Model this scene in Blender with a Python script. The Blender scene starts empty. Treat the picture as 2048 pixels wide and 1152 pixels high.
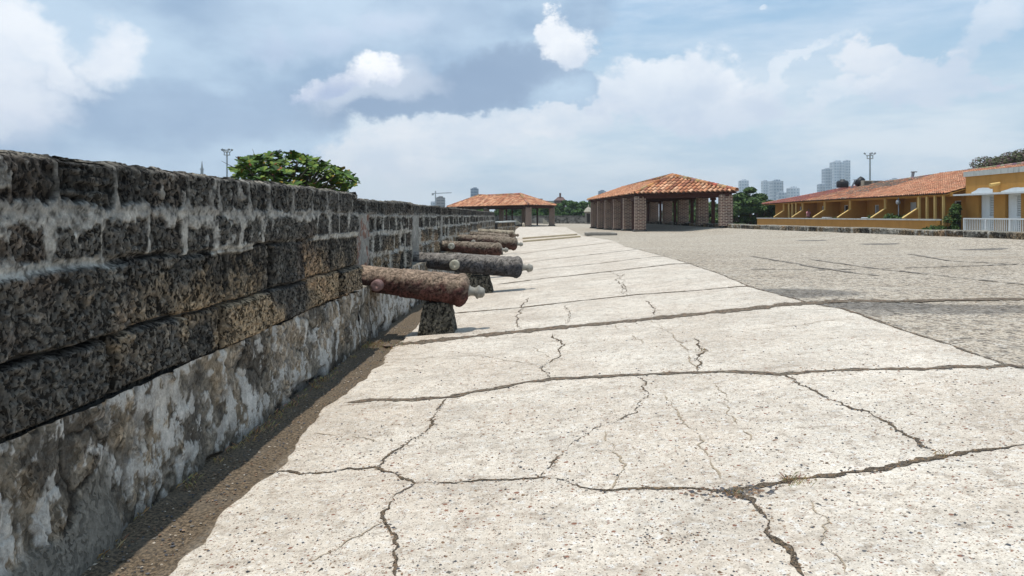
import bpy, bmesh, math, random
import numpy as np
from mathutils import Vector, Matrix, noise as mnoise
random.seed(7); rng = np.random.default_rng(11)
sc = bpy.context.scene; COL = sc.collection
# ---------------------------------------------------------------- camera, light, sky
FPX = 1480.0; EYE = 1.6; YAW = math.atan(48/1480); HOR = 430.0
cam = bpy.data.cameras.new('camera'); co = bpy.data.objects.new('camera', cam); COL.objects.link(co)
cam.sensor_width = 36; cam.lens = FPX/2048*36; cam.shift_y = -(576-HOR)/2048
cam.clip_start = .05; cam.clip_end = 6000
co.location = (0, 0, EYE); co.rotation_euler = (math.radians(90), 0, YAW); sc.camera = co
sc.view_settings.view_transform = 'Standard'; sc.view_settings.look = 'None'
sc.view_settings.exposure = 0.06; sc.view_settings.gamma = 1
FW = (-math.sin(YAW), math.cos(YAW)); RT = (math.cos(YAW), math.sin(YAW))
SUNV = Vector((-.13, -.06, 1)).normalized()
sl = bpy.data.lights.new('sun', 'SUN'); sl.energy = 3.6; sl.angle = math.radians(.55); sl.color = (1, .955, .88)
so = bpy.data.objects.new('sun', sl); COL.objects.link(so)
so.rotation_euler = (-SUNV).to_track_quat('-Z', 'Y').to_euler(); so.location = (0, 0, 60)

def lin(r, g, b):
    f = lambda c: (c/255/12.92) if c/255 <= .04045 else ((c/255+.055)/1.055)**2.4
    return (f(r), f(g), f(b))

class NT:
    """small helper to write node expressions"""
    def __init__(s, tree): s.t = tree; s.n = tree.nodes; s.l = tree.links
    def put(s, sock, v):
        if v is None: return
        if isinstance(v, bpy.types.NodeSocket): s.l.new(v, sock)
        else:
            try: sock.default_value = v
            except Exception: sock.default_value = tuple(v)+(1,) if len(v) == 3 else v
    def m(s, op, a, b=None, c=None, clamp=False):
        n = s.n.new('ShaderNodeMath'); n.operation = op; n.use_clamp = clamp
        s.put(n.inputs[0], a)
        if b is not None: s.put(n.inputs[1], b)
        if c is not None: s.put(n.inputs[2], c)
        return n.outputs[0]
    def vm(s, op, a, b=None, out=0):
        n = s.n.new('ShaderNodeVectorMath'); n.operation = op; s.put(n.inputs[0], a)
        if b is not None: s.put(n.inputs['Scale'] if op == 'SCALE' else n.inputs[1], b)
        return n.outputs[out]
    def xyz(s, x, y, z=0.0):
        n = s.n.new('ShaderNodeCombineXYZ'); s.put(n.inputs[0], x); s.put(n.inputs[1], y); s.put(n.inputs[2], z); return n.outputs[0]
    def sep(s, v):
        n = s.n.new('ShaderNodeSeparateXYZ'); s.l.new(v, n.inputs[0]); return n.outputs
    def mix(s, f, a, b, mode='MIX'):
        n = s.n.new('ShaderNodeMix'); n.data_type = 'RGBA'; n.blend_type = mode; n.clamp_factor = True
        s.put(n.inputs[0], f); s.put(n.inputs[6], tuple(a)+(1,) if isinstance(a, tuple) and len(a) == 3 else a)
        s.put(n.inputs[7], tuple(b)+(1,) if isinstance(b, tuple) and len(b) == 3 else b); return n.outputs[2]
    def noise(s, v, scale, detail=4, rough=.5, out=0, dist=0.0):
        n = s.n.new('ShaderNodeTexNoise'); s.put(n.inputs['Vector'], v); n.inputs['Scale'].default_value = scale
        n.inputs['Detail'].default_value = detail; n.inputs['Roughness'].default_value = rough; n.inputs['Distortion'].default_value = dist
        return n.outputs[out]
    def vor(s, v, scale, feat='F1', out='Distance', rand=1.0):
        n = s.n.new('ShaderNodeTexVoronoi'); n.feature = feat; s.put(n.inputs['Vector'], v); n.inputs['Scale'].default_value = scale
        n.inputs['Randomness'].default_value = rand; return n.outputs[out] if out else n
    def ss(s, v, a, b):
        n = s.n.new('ShaderNodeMapRange'); n.interpolation_type = 'SMOOTHSTEP'; s.put(n.inputs[0], v)
        n.inputs[1].default_value = a; n.inputs[2].default_value = b; return n.outputs[0]
    def lr(s, v, a, b, c=0., d=1.):
        n = s.n.new('ShaderNodeMapRange'); s.put(n.inputs[0], v); n.inputs[1].default_value = a; n.inputs[2].default_value = b
        n.inputs[3].default_value = c; n.inputs[4].default_value = d; return n.outputs[0]
    def attr(s, name, out='Color'):
        n = s.n.new('ShaderNodeAttribute'); n.attribute_name = name; return n.outputs[out]
    def obj(s):
        return s.n.new('ShaderNodeTexCoord').outputs['Object']

w = bpy.data.worlds.new('World'); sc.world = w; w.use_nodes = True
def build_sky():
    t = NT(w.node_tree); bg = w.node_tree.nodes['Background']; bg.inputs[1].default_value = .1
    sky = t.n.new('ShaderNodeTexSky'); sky.sky_type = 'NISHITA'; sky.sun_disc = False
    sky.sun_elevation = math.asin(SUNV.z); sky.sun_rotation = math.atan2(SUNV.x, SUNV.y)
    sky.air_density = 1.2; sky.dust_density = 2.0
    D = t.n.new('ShaderNodeTexCoord').outputs['Generated']
    x, y, z = t.sep(D)
    A = t.m('ARCTAN2', x, y)
    h = t.m('SQRT', t.m('ADD', t.m('MULTIPLY', x, x), t.m('MULTIPLY', y, y)))
    E = t.m('DIVIDE', z, t.m('MAXIMUM', h, .12))
    base = t.xyz(A, t.m('MULTIPLY', E, 1.25))
    wn = t.vm('SUBTRACT', t.noise(base, 9, 8, .6, out=1), (.5, .5, .5))
    wn2 = t.vm('SUBTRACT', t.noise(base, 3.2, 4, .5, out=1), (.5, .5, .5))
    wx, wy, _ = t.sep(wn); vx, vy, _ = t.sep(wn2)
    def warp(k, k2=0.0):
        a = t.m('ADD', A, t.m('ADD', t.m('MULTIPLY', wx, k), t.m('MULTIPLY', vx, k2)))
        e = t.m('ADD', E, t.m('ADD', t.m('MULTIPLY', wy, k), t.m('MULTIPLY', vy, k2)))
        return a, e
    wf = t.vm('SUBTRACT', t.noise(base, 30, 7, .62, out=1), (.5, .5, .5)); fx, fy, _ = t.sep(wf)
    def add(p, k): return t.m('ADD', p[0], t.m('MULTIPLY', fx, k)), t.m('ADD', p[1], t.m('MULTIPLY', fy, k))
    soft = warp(.12, .18); crisp = add(warp(.10, .04), .03); hard = add(warp(.12, .05), .045)
    def blob(px, py, rx, ry, wp, tilt=0.0):
        u = (px-1024)/FPX; a0 = math.atan(u)-YAW; e0 = (HOR-py)/FPX/math.sqrt(1+u*u)
        da = t.m('SUBTRACT', wp[0], a0); de = t.m('SUBTRACT', wp[1], e0)
        if tilt: de = t.m('SUBTRACT', de, t.m('MULTIPLY', da, tilt))
        da = t.m('DIVIDE', da, rx/FPX); de = t.m('DIVIDE', de, ry/FPX)
        r2 = t.m('ADD', t.m('MULTIPLY', da, da), t.m('MULTIPLY', de, de))
        return t.m('SUBTRACT', 1.0, r2)
    def mx(*l):
        r = l[0]
        for b in l[1:]: r = t.m('MAXIMUM', r, b)
        return r
    K = lambda r, g, b: tuple(11.2*c for c in lin(r, g, b))
    # clear sky, veiled
    C = t.mix(.72, sky.outputs[0], K(150, 192, 226))
    thin = t.ss(t.noise(t.vm('MULTIPLY', base, (2.2, 7, 1)), 2.2, 6, .6), .36, .68)
    C = t.mix(t.m('MULTIPLY', thin, .62), C, K(205, 219, 236))
    # pale deck towards the horizon
    low = t.ss(t.m('ADD', E, t.m('MULTIPLY', vy, .12)), .30, .07)
    dk = t.noise(t.vm('MULTIPLY', base, (1.3, 4, 1)), 3.5, 7, .58)
    deck = t.mix(t.ss(dk, .33, .62), K(184, 206, 222), K(217, 227, 234))
    C = t.mix(t.m('MULTIPLY', low, .93), C, deck)
    # cumulus heads, shaded from a bright top edge to a grey belly
    def cumulus(C, blobs, wp, lo, hi, op, bright=(240, 243, 247), belly=(196, 208, 225), e_px=(0, 0)):
        b = mx(*[blob(*q[:4], wp, *(q[4:])) for q in blobs])
        msk = t.m('MULTIPLY', t.ss(b, lo, hi), op)
        e = t.m('MULTIPLY', t.m('SUBTRACT', HOR/FPX, E), FPX)   # picture height on the centre line
        g = t.ss(t.m('ADD', e, t.m('MULTIPLY', wy, 120)), e_px[0], e_px[1])
        n2 = t.ss(t.noise(base, 16, 6, .6), .38, .66)
        col = t.mix(t.m('MULTIPLY', t.m('ADD', g, t.m('MULTIPLY', n2, .35)), .8), K(*bright), K(*belly))
        return t.mix(msk, C, col)
    C = cumulus(C, [(1340, 150, 125, 60), (1430, 170, 70, 50), (1240, 190, 90, 55), (1400, 215, 170, 55)], hard, -.1, .6, .8, e_px=(120, 250))
    C = cumulus(C, [(1745, 122, 58, 34), (1860, 125, 68, 38), (1820, 175, 110, 42), (1960, 160, 60, 18, -.3)], hard, -.1, .6, .7, e_px=(120, 230), bright=(234, 236, 241))
    C = cumulus(C, [(1510, 175, 70, 16, .5), (1600, 140, 90, 18, .5), (1650, 210, 120, 26, .4)], hard, -.1, .8, .45, e_px=(120, 300))
    C = cumulus(C, [(1960, 60, 90, 28, .5), (1515, 20, 16, 8), (1150, 12, 30, 22)], crisp, -.1, .8, .5, e_px=(0, 200))
    # bright bank showing under the dark mass
    bb = mx(blob(900, 280, 330, 60, crisp, .2), blob(700, 320, 260, 50, crisp), blob(1080, 240, 160, 50, crisp))
    C = t.mix(t.m('MULTIPLY', t.ss(bb, -.2, .8), .62), C, t.mix(t.ss(t.noise(base, 12, 7, .6), .36, .64), K(214, 221, 232), K(236, 237, 241)))
    # big dark mass over the left and middle
    dark = mx(blob(840, 60, 400, 150, crisp, .15), blob(560, 130, 460, 160, crisp, .25), blob(930, 150, 260, 85, crisp, .25), blob(400, 250, 330, 120, crisp, .2),
              blob(320, 90, 330, 220, soft), blob(1040, 40, 95, 120, crisp), blob(300, 330, 300, 60, soft), blob(1100, 165, 100, 45, crisp))
    dn = t.noise(t.vm('MULTIPLY', base, (1.4, 2.2, 1)), 3.0, 7, .55)
    dcol = t.mix(t.ss(dn, .36, .64), K(146, 172, 200), K(184, 206, 226))
    dcol = t.mix(t.m('MULTIPLY', t.ss(blob(700, 50, 330, 90, soft), 0, .9), .55), dcol, K(192, 211, 230))
    dcol = t.mix(t.m('MULTIPLY', t.ss(blob(890, 185, 340, 75, crisp, .25), 0, .8), .85), dcol, K(134, 157, 186))
    dcol = t.mix(t.m('MULTIPLY', t.ss(blob(430, 210, 300, 70, soft, .1), 0, .9), .6), dcol, K(143, 167, 196))
    C = t.mix(t.ss(dark, -.10, .24), C, dcol)
    C = cumulus(C, [(1125, 85, 60, 48), (1100, 60, 40, 36)], hard, -.2, .6, .92, e_px=(85, 170), bright=(240, 243, 247))
    gl_ = t.ss(blob(775, 185, 120, 50, soft, .2), -.2, 1.0); C = t.mix(t.m('MULTIPLY', gl_, .6), C, K(212, 221, 234))
    # lit heap inside the dark mass
    C = cumulus(C, [(690, 175, 75, 36, .5), (748, 146, 62, 34), (650, 200, 50, 18)], hard, -.12, .85, 1.0, e_px=(130, 215), bright=(246, 248, 251), belly=(168, 184, 212))
    C = cumulus(C, [(660, 70, 60, 34), (780, 40, 110, 40), (560, 90, 60, 30)], crisp, -.2, 1.1, .45, e_px=(40, 130), bright=(212, 222, 238), belly=(186, 200, 224))
    # bright bank top left
    C = cumulus(C, [(40, 60, 100, 60, -.6), (120, 115, 80, 36, -.6), (20, 165, 110, 60), (-120, 120, 160, 120), (230, 100, 60, 60)], hard, -.6, .9, .85, e_px=(60, 420), bright=(240, 243, 247), belly=(206, 216, 231))
    C = cumulus(C, [(40, 255, 120, 26, .2), (-20, 250, 140, 60)], soft, -.3, 1.2, .6, e_px=(210, 330), bright=(222, 226, 236), belly=(196, 207, 224))
    t.l.new(C, bg.inputs[0])
build_sky()

# ---------------------------------------------------------------- numpy noise
def _h(ix, iy, s):
    ix = ix.astype(np.int64); iy = iy.astype(np.int64)
    n = (ix*374761393 + iy*668265263 + s*1442695041) & 0xffffffff
    n = ((n ^ (n >> 13))*1274126177) & 0xffffffff
    n = ((n ^ (n >> 16))*2246822519) & 0xffffffff
    return ((n ^ (n >> 15)) & 0xffffff)/float(0xffffff)
def vn(x, y, s=0):
    x = np.asarray(x, float); y = np.asarray(y, float)
    ix = np.floor(x); iy = np.floor(y); fx = x-ix; fy = y-iy; fx = fx*fx*(3-2*fx); fy = fy*fy*(3-2*fy)
    a = _h(ix, iy, s); b = _h(ix+1, iy, s); c = _h(ix, iy+1, s); d = _h(ix+1, iy+1, s)
    return a+(b-a)*fx+(c-a)*fy+(a-b-c+d)*fx*fy
def fbm(x, y, o=4, s=0, g=.5):
    t = 0; a = 1; n = 0
    for i in range(o):
        t = t+a*vn(np.asarray(x)*2**i+i*17.3, np.asarray(y)*2**i+i*9.1, s+i); n += a; a *= g
    return t/n
def wor(x, y, s=0):
    ix = np.floor(x); iy = np.floor(y); f1 = np.full(np.shape(x), 9.); f2 = f1.copy(); idd = np.zeros(np.shape(x))
    for i in (-1, 0, 1):
        for j in (-1, 0, 1):
            cx = ix+i; cy = iy+j
            d = np.hypot(cx+_h(cx, cy, s)-x, cy+_h(cx, cy, s+77)-y)
            m = d < f1; f2 = np.where(m, f1, np.minimum(f2, d)); idd = np.where(m, _h(cx, cy, s+5), idd); f1 = np.where(m, d, f1)
    return f1, f2, idd
def sst(a, b, x):
    t = np.clip((np.asarray(x, float)-a)/(b-a), 0, 1); return t*t*(3-2*t)

# ---------------------------------------------------------------- placing
def xp(y): return np.interp(y, [0, 23.5, 42.9, 69.4, 82, 100], [19.9, 15.25, 11.3, 9.95, 9.6, 12])
def G(x, y):
    """height of the walked surface: gutter by the wall, platform rising to the right, terrace, ramp to the parapet"""
    x = np.asarray(x, float); y = np.asarray(y, float); e = xp(y)
    z = np.where(x < -1.7, 0.0, .02+.088*(x+1.7)); z = np.minimum(z, .455+.0*x)
    z = z+.012*(fbm(x*.5, y*.5, 2, 3)-.5)*sst(-1.6, 0, x)
    z = z+.13*np.clip((x-3.7)/np.maximum(e-6.0, 1), 0, 1)+.255*sst(2.3, .1, e-x)
    z = z+(.36-z)*sst(46, 66, y)*sst(3.0, 4.5, e-x)
    return np.where(x > e+.55, .42, z)
def Gf(x, y): return float(G(x, y))
def cf(lat, d, z=0.0): return Vector((lat*RT[0]+d*FW[0], lat*RT[1]+d*FW[1], z))
def at(px, py, d): return cf((px-1024)/FPX*d, d, EYE+(HOR-py)/FPX*d)
def gp(px, py):
    """where a line of sight meets the walked surface"""
    d = 1480*1.4/max(py-HOR, 3)
    for _ in range(40):
        p = cf((px-1024)/FPX*d, d); d2 = FPX*(EYE-Gf(p.x, p.y))/(py-HOR); d = .5*d+.5*d2
    p = cf((px-1024)/FPX*d, d); p.z = Gf(p.x, p.y); return p

# ---------------------------------------------------------------- objects
ORG = {}
def props(o, label=None, cat=None, group=None, kind=None):
    if label: o['label'] = label
    if cat: o['category'] = cat
    if group: o['group'] = group
    if kind: o['kind'] = kind
    return o
def thing(name, label, cat, loc, group=None, rz=0):
    o = bpy.data.objects.new(name, None); o.empty_display_size = .2; o.location = loc; o.rotation_euler = (0, 0, rz)
    COL.objects.link(o); ORG[o.name] = Vector(loc); return props(o, label, cat, group)
def link(name, me, mat, parent=None, org=None, local=False):  # noqa
    """me holds world coordinates (or local ones); its origin goes to org or to the parent's"""
    o = bpy.data.objects.new(name, me); COL.objects.link(o)
    if mat: me.materials.append(mat)
    if parent is not None:
        o.parent = parent
        base = ORG[parent.name]; ORG[o.name] = base
        if not local: me.transform(Matrix.Translation(-base))
    elif org is not None:
        org = Vector(org); me.transform(Matrix.Translation(-org)); o.location = org; ORG[o.name] = org
    else: ORG[o.name] = Vector((0, 0, 0))
    return o
def npmesh(V, F, colr=None, smooth=True):
    me = bpy.data.meshes.new('m'); V = np.asarray(V, np.float32); F = np.asarray(F, np.int32)
    me.vertices.add(len(V)); me.vertices.foreach_set('co', V.ravel())
    me.loops.add(F.size); me.loops.foreach_set('vertex_index', F.ravel())
    k = F.shape[1]; me.polygons.add(len(F)); me.polygons.foreach_set('loop_start', np.arange(len(F), dtype=np.int32)*k)
    me.polygons.foreach_set('loop_total', np.full(len(F), k, np.int32)); me.polygons.foreach_set('use_smooth', np.full(len(F), smooth))
    me.update(calc_edges=True)
    if colr is not None:
        a = me.color_attributes.new('Col', 'FLOAT_COLOR', 'POINT'); c = np.full((len(V), 4), .3, np.float32); colr = np.asarray(colr); c[:, :colr.shape[1]] = colr; a.data.foreach_set('color', c.ravel())
    return me
def gridfaces(nu, nv, off=0, flip=False):
    i = np.arange(nu-1)[:, None]*nv+np.arange(nv-1)[None]; i = i.ravel()+off
    f = np.stack([i, i+nv, i+nv+1, i+1], 1); return f[:, ::-1] if flip else f
class MB:
    def __init__(s): s.v = []; s.f = []; s.c = []; s.uv = {}
    def add(s, vs, fs, col=None):
        o = len(s.v); s.v += [tuple(v) for v in vs]; s.f += [tuple(i+o for i in f) for f in fs]; s.c += [col or (1, 1, 1)]*len(vs); return s
    def box(s, c, size, rz=0, taper=1.0, col=None, ax=None):
        cx, cy, cz = c; a, b, h = size[0]/2, size[1]/2, size[2]/2; cr, sr = math.cos(rz), math.sin(rz); vs = []
        for z, k in ((-h, 1), (h, taper)):
            for x, y in ((-a, -b), (a, -b), (a, b), (-a, b)):
                x *= k; y *= k; vs.append((cx+x*cr-y*sr, cy+x*sr+y*cr, cz+z))
        return s.add(vs, [(3, 2, 1, 0), (4, 5, 6, 7), (0, 1, 5, 4), (1, 2, 6, 5), (2, 3, 7, 6), (3, 0, 4, 7)], col)
    def beam(s, p, q, wd, ht, col=None):
        p = Vector(p); q = Vector(q); d = (q-p).normalized(); up = Vector((0, 0, 1))
        if abs(d.z) > .98: up = Vector((0, 1, 0))
        sd = d.cross(up).normalized()*wd/2; u = sd.cross(d).normalized()*ht/2; vs = []
        for e in (p, q): vs += [e-sd-u, e+sd-u, e+sd+u, e-sd+u]
        return s.add(vs, [(3, 2, 1, 0), (4, 5, 6, 7), (0, 1, 5, 4), (1, 2, 6, 5), (2, 3, 7, 6), (3, 0, 4, 7)], col)
    def tube(s, pts, rs, n=8, col=None, caps=True):
        pts = [Vector(p) for p in pts]
        if not isinstance(rs, (list, tuple)): rs = [rs]*len(pts)
        o = len(s.v); prev = None
        for i, p in enumerate(pts):
            d = (pts[min(i+1, len(pts)-1)]-pts[max(i-1, 0)]).normalized()
            if prev is None: prev = d.orthogonal().normalized()
            a = (prev-d*prev.dot(d)).normalized(); prev = a; b = d.cross(a)
            for k in range(n):
                t = 2*math.pi*k/n; s.v.append(tuple(p+(a*math.cos(t)+b*math.sin(t))*rs[i])); s.c.append(col or (1, 1, 1))
        for i in range(len(pts)-1):
            for k in range(n):
                s.f.append((o+i*n+k, o+i*n+(k+1) % n, o+(i+1)*n+(k+1) % n, o+(i+1)*n+k))
        if caps: s.f.append(tuple(o+k for k in reversed(range(n)))); s.f.append(tuple(o+(len(pts)-1)*n+k for k in range(n)))
        return s
    def lathe(s, c, prof, n=16, col=None):
        return s.tube([(c[0], c[1], c[2]+z) for r, z in prof], [max(r, .001) for r, z in prof], n, col)
    def prism(s, poly, ext, col=None):
        """poly: list of 3D points, extruded by vector ext"""
        n = len(poly); e = Vector(ext); vs = [Vector(p) for p in poly]+[Vector(p)+e for p in poly]
        return s.add(vs, [tuple(range(n))[::-1], tuple(range(n, 2*n))]+[(i, (i+1) % n, n+(i+1) % n, n+i) for i in range(n)], col)
    def build(s, name, mat, parent=None, org=None, smooth=False, uv=False, bevel=0, local=False):
        me = bpy.data.meshes.new(name); me.from_pydata(s.v, [], s.f); me.validate()
        bm = bmesh.new(); bm.from_mesh(me); bmesh.ops.recalc_face_normals(bm, faces=bm.faces); bm.to_mesh(me); bm.free()
        if uv:
            l = me.uv_layers.new(name='UV')
            for p in me.polygons:
                n = p.normal; ax = 0 if abs(n.x) > abs(n.y) else 1
                if abs(n.z) > .8: ax = 2
                for li in p.loop_indices:
                    v = me.vertices[me.loops[li].vertex_index].co
                    l.data[li].uv = (v.y, v.z) if ax == 0 else ((v.x, v.z) if ax == 1 else (v.x, v.y))
        if any(c != (1, 1, 1) for c in s.c) and len(me.vertices) == len(s.c):
            a = me.color_attributes.new('Col', 'FLOAT_COLOR', 'POINT')
            for i, c in enumerate(s.c): a.data[i].color = (*c, .25)
        if smooth: me.polygons.foreach_set('use_smooth', [True]*len(me.polygons))
        o = link(name, me, mat, parent, org, local)
        if bevel:
            b = o.modifiers.new('b', 'BEVEL'); b.width = bevel; b.segments = 2
        return o

# ---------------------------------------------------------------- materials
MATS = {}
def mat(name, fn=None, rough=.85, spec=.3, metal=0.0):
    if name in MATS: return MATS[name]
    m = bpy.data.materials.new(name); m.use_nodes = True; b = m.node_tree.nodes['Principled BSDF']
    b.inputs['Roughness'].default_value = rough; b.inputs['Specular IOR Level'].default_value = spec; b.inputs['Metallic'].default_value = metal
    t = NT(m.node_tree); MATS[name] = m
    r = fn(t)
    c, bump = (r if isinstance(r, tuple) and len(r) == 2 and not isinstance(r[0], float) else (r, None))
    t.put(b.inputs['Base Color'], c if isinstance(c, bpy.types.NodeSocket) else tuple(c)+(1,))
    if bump:
        n = t.n.new('ShaderNodeBump'); n.inputs['Strength'].default_value = bump[1]; n.inputs['Distance'].default_value = bump[2]
        t.put(n.inputs['Height'], bump[0]); t.l.new(n.outputs[0], b.inputs['Normal'])
    return m
def paint(name, c=None, var=.2, sc_=3.0, rough=.8, bump=.2, dirt=None, spec=.3, metal=0.0):
    def f(t):
        o = t.obj(); n = t.noise(o, sc_, 6, .6); n2 = t.noise(o, sc_*14, 3, .6)
        k = t.lr(t.m('ADD', t.m('MULTIPLY', n, .7), t.m('MULTIPLY', n2, .3)), .25, .75, 1-var, 1+var)
        cc = t.vm('SCALE', c, k)
        if dirt:
            x, y, z = t.sep(o); st = t.noise(t.xyz(x, y, t.m('MULTIPLY', z, .15)), 3.5, 6, .65)
            cc = t.mix(t.m('MULTIPLY', t.ss(st, .5, .75), dirt[1]), cc, dirt[0])
        return cc, (n2, bump, .02)
    return mat(name, f, rough, spec, metal)
def f_stone(t):
    o = t.obj(); c = t.attr('Col'); pw = t.attr('Col', 'Alpha'); q = t.vm('MULTIPLY', o, (1, 1, .70))
    n = t.noise(o, 70, 5, .7); n2 = t.noise(o, 9, 4, .6); p1 = t.noise(q, 34, 1.8, .5, dist=.9); p2 = t.noise(q, 19, 2, .5, dist=.8)
    k = t.m('MULTIPLY', t.lr(n, .28, .72, .68, 1.32), t.lr(n2, .3, .7, .8, 1.2))
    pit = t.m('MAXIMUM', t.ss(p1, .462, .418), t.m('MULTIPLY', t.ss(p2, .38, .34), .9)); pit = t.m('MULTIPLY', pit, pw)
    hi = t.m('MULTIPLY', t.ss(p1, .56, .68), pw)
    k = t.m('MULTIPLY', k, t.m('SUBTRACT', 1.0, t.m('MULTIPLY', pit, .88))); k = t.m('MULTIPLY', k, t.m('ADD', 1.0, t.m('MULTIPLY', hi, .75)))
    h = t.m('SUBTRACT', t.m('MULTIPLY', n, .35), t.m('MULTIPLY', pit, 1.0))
    return t.vm('SCALE', c, k), (h, .9, .016)
STONE = mat('weathered_stone', f_stone, .95, .15)
def f_slab(t):
    o = t.obj(); x, y, z = t.sep(o); p = t.xyz(x, y, 0.0)
    big = t.noise(p, .8, 5, .6); mid = t.noise(p, 7, 6, .65); fine = t.noise(p, 90, 4, .7)
    c = t.mix(t.ss(big, .3, .72), (.54, .462, .375), (.665, .598, .505))
    c = t.mix(t.m('MULTIPLY', t.ss(mid, .48, .68), .65), c, (.36, .295, .23))
    c = t.mix(t.m('MULTIPLY', t.ss(t.noise(p, 22, 4, .6), .52, .66), .6), c, (.70, .68, .64))
    c = t.mix(t.m('MULTIPLY', t.ss(fine, .55, .68), .75), c, (.20, .165, .13))
    g1 = t.noise(p, 34, 5, .75); g2 = t.noise(p, 120, 3, .7); c = t.vm('SCALE', c, t.m('MULTIPLY', t.lr(g1, .3, .7, .80, 1.18), t.lr(g2, .3, .7, .80, 1.18)))
    c = t.mix(t.m('MULTIPLY', t.ss(t.noise(p, 14, 5, .7), .54, .66), .5), c, (.27, .225, .18))
    h = t.m('MULTIPLY', fine, .5)
    for i, (s_, dens, cs) in enumerate(((40, .34, .32), (95, .50, .42), (19, .16, .24), (11, .06, .18))):
        q = t.vm('ADD', p, (i*3.7, i*1.9, 0.0)); q = t.vm('ADD', q, t.vm('SCALE', t.vm('SUBTRACT', t.noise(p, 40, 2, .5, out=1), (.5, .5, .5)), .012))
        vn_ = t.n.new('ShaderNodeTexVoronoi'); t.put(vn_.inputs['Vector'], q); vn_.inputs['Scale'].default_value = s_
        r, g, b = t.sep(vn_.outputs['Color'])
        on = t.m('LESS_THAN', r, dens)
        m_ = t.m('MULTIPLY', on, t.ss(vn_.outputs['Distance'], t_sz(cs), t_sz(cs)*.7))
        pc = t.mix(t.ss(g, .1, .9), (.085, .085, .095), (.30, .20, .13)); pc = t.mix(t.m('GREATER_THAN', b, .90), pc, (.22, .10, .065))
        pc = t.mix(t.m('LESS_THAN', b, .22), pc, (.50, .44, .36))
        c = t.mix(t.m('MULTIPLY', m_, .95), c, pc); h = t.m('ADD', h, t.m('MULTIPLY', m_, .4))
    c = t.vm('SCALE', c, t.lr(t.noise(t.xyz(x, t.m('MULTIPLY', y, 1.3), 2.0), 2.2, 5, .65), .3, .7, .84, 1.10))
    st = t.ss(t.noise(p, 1.7, 6, .7, dist=.6), .57, .70)
    c = t.mix(t.m('MULTIPLY', st, .30), c, (.25, .22, .19))
    return c, (h, .5, .008)
def t_sz(v): return v
SLAB = mat('worn_slab_concrete', f_slab, .93, .2)
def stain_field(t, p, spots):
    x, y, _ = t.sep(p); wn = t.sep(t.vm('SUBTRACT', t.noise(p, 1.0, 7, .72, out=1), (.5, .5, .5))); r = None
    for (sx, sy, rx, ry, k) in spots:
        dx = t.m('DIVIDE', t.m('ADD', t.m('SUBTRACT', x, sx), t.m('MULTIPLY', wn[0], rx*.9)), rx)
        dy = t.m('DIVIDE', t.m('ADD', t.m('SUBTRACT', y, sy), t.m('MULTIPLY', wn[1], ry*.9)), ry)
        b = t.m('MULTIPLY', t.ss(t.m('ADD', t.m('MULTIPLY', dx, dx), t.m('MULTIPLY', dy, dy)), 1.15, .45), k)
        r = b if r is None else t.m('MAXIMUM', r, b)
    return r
def spot(px, py, rx, ry, k):
    p = gp(px, py); return (p.x, p.y, rx, ry, k)
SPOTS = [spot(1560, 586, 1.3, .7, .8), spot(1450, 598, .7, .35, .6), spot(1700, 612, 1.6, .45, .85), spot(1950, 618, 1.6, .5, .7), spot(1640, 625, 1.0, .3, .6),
         spot(1625, 481, .6, .7, .8), spot(1757, 488, .7, .6, .9), spot(1965, 499, .8, .45, .9)]
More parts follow.
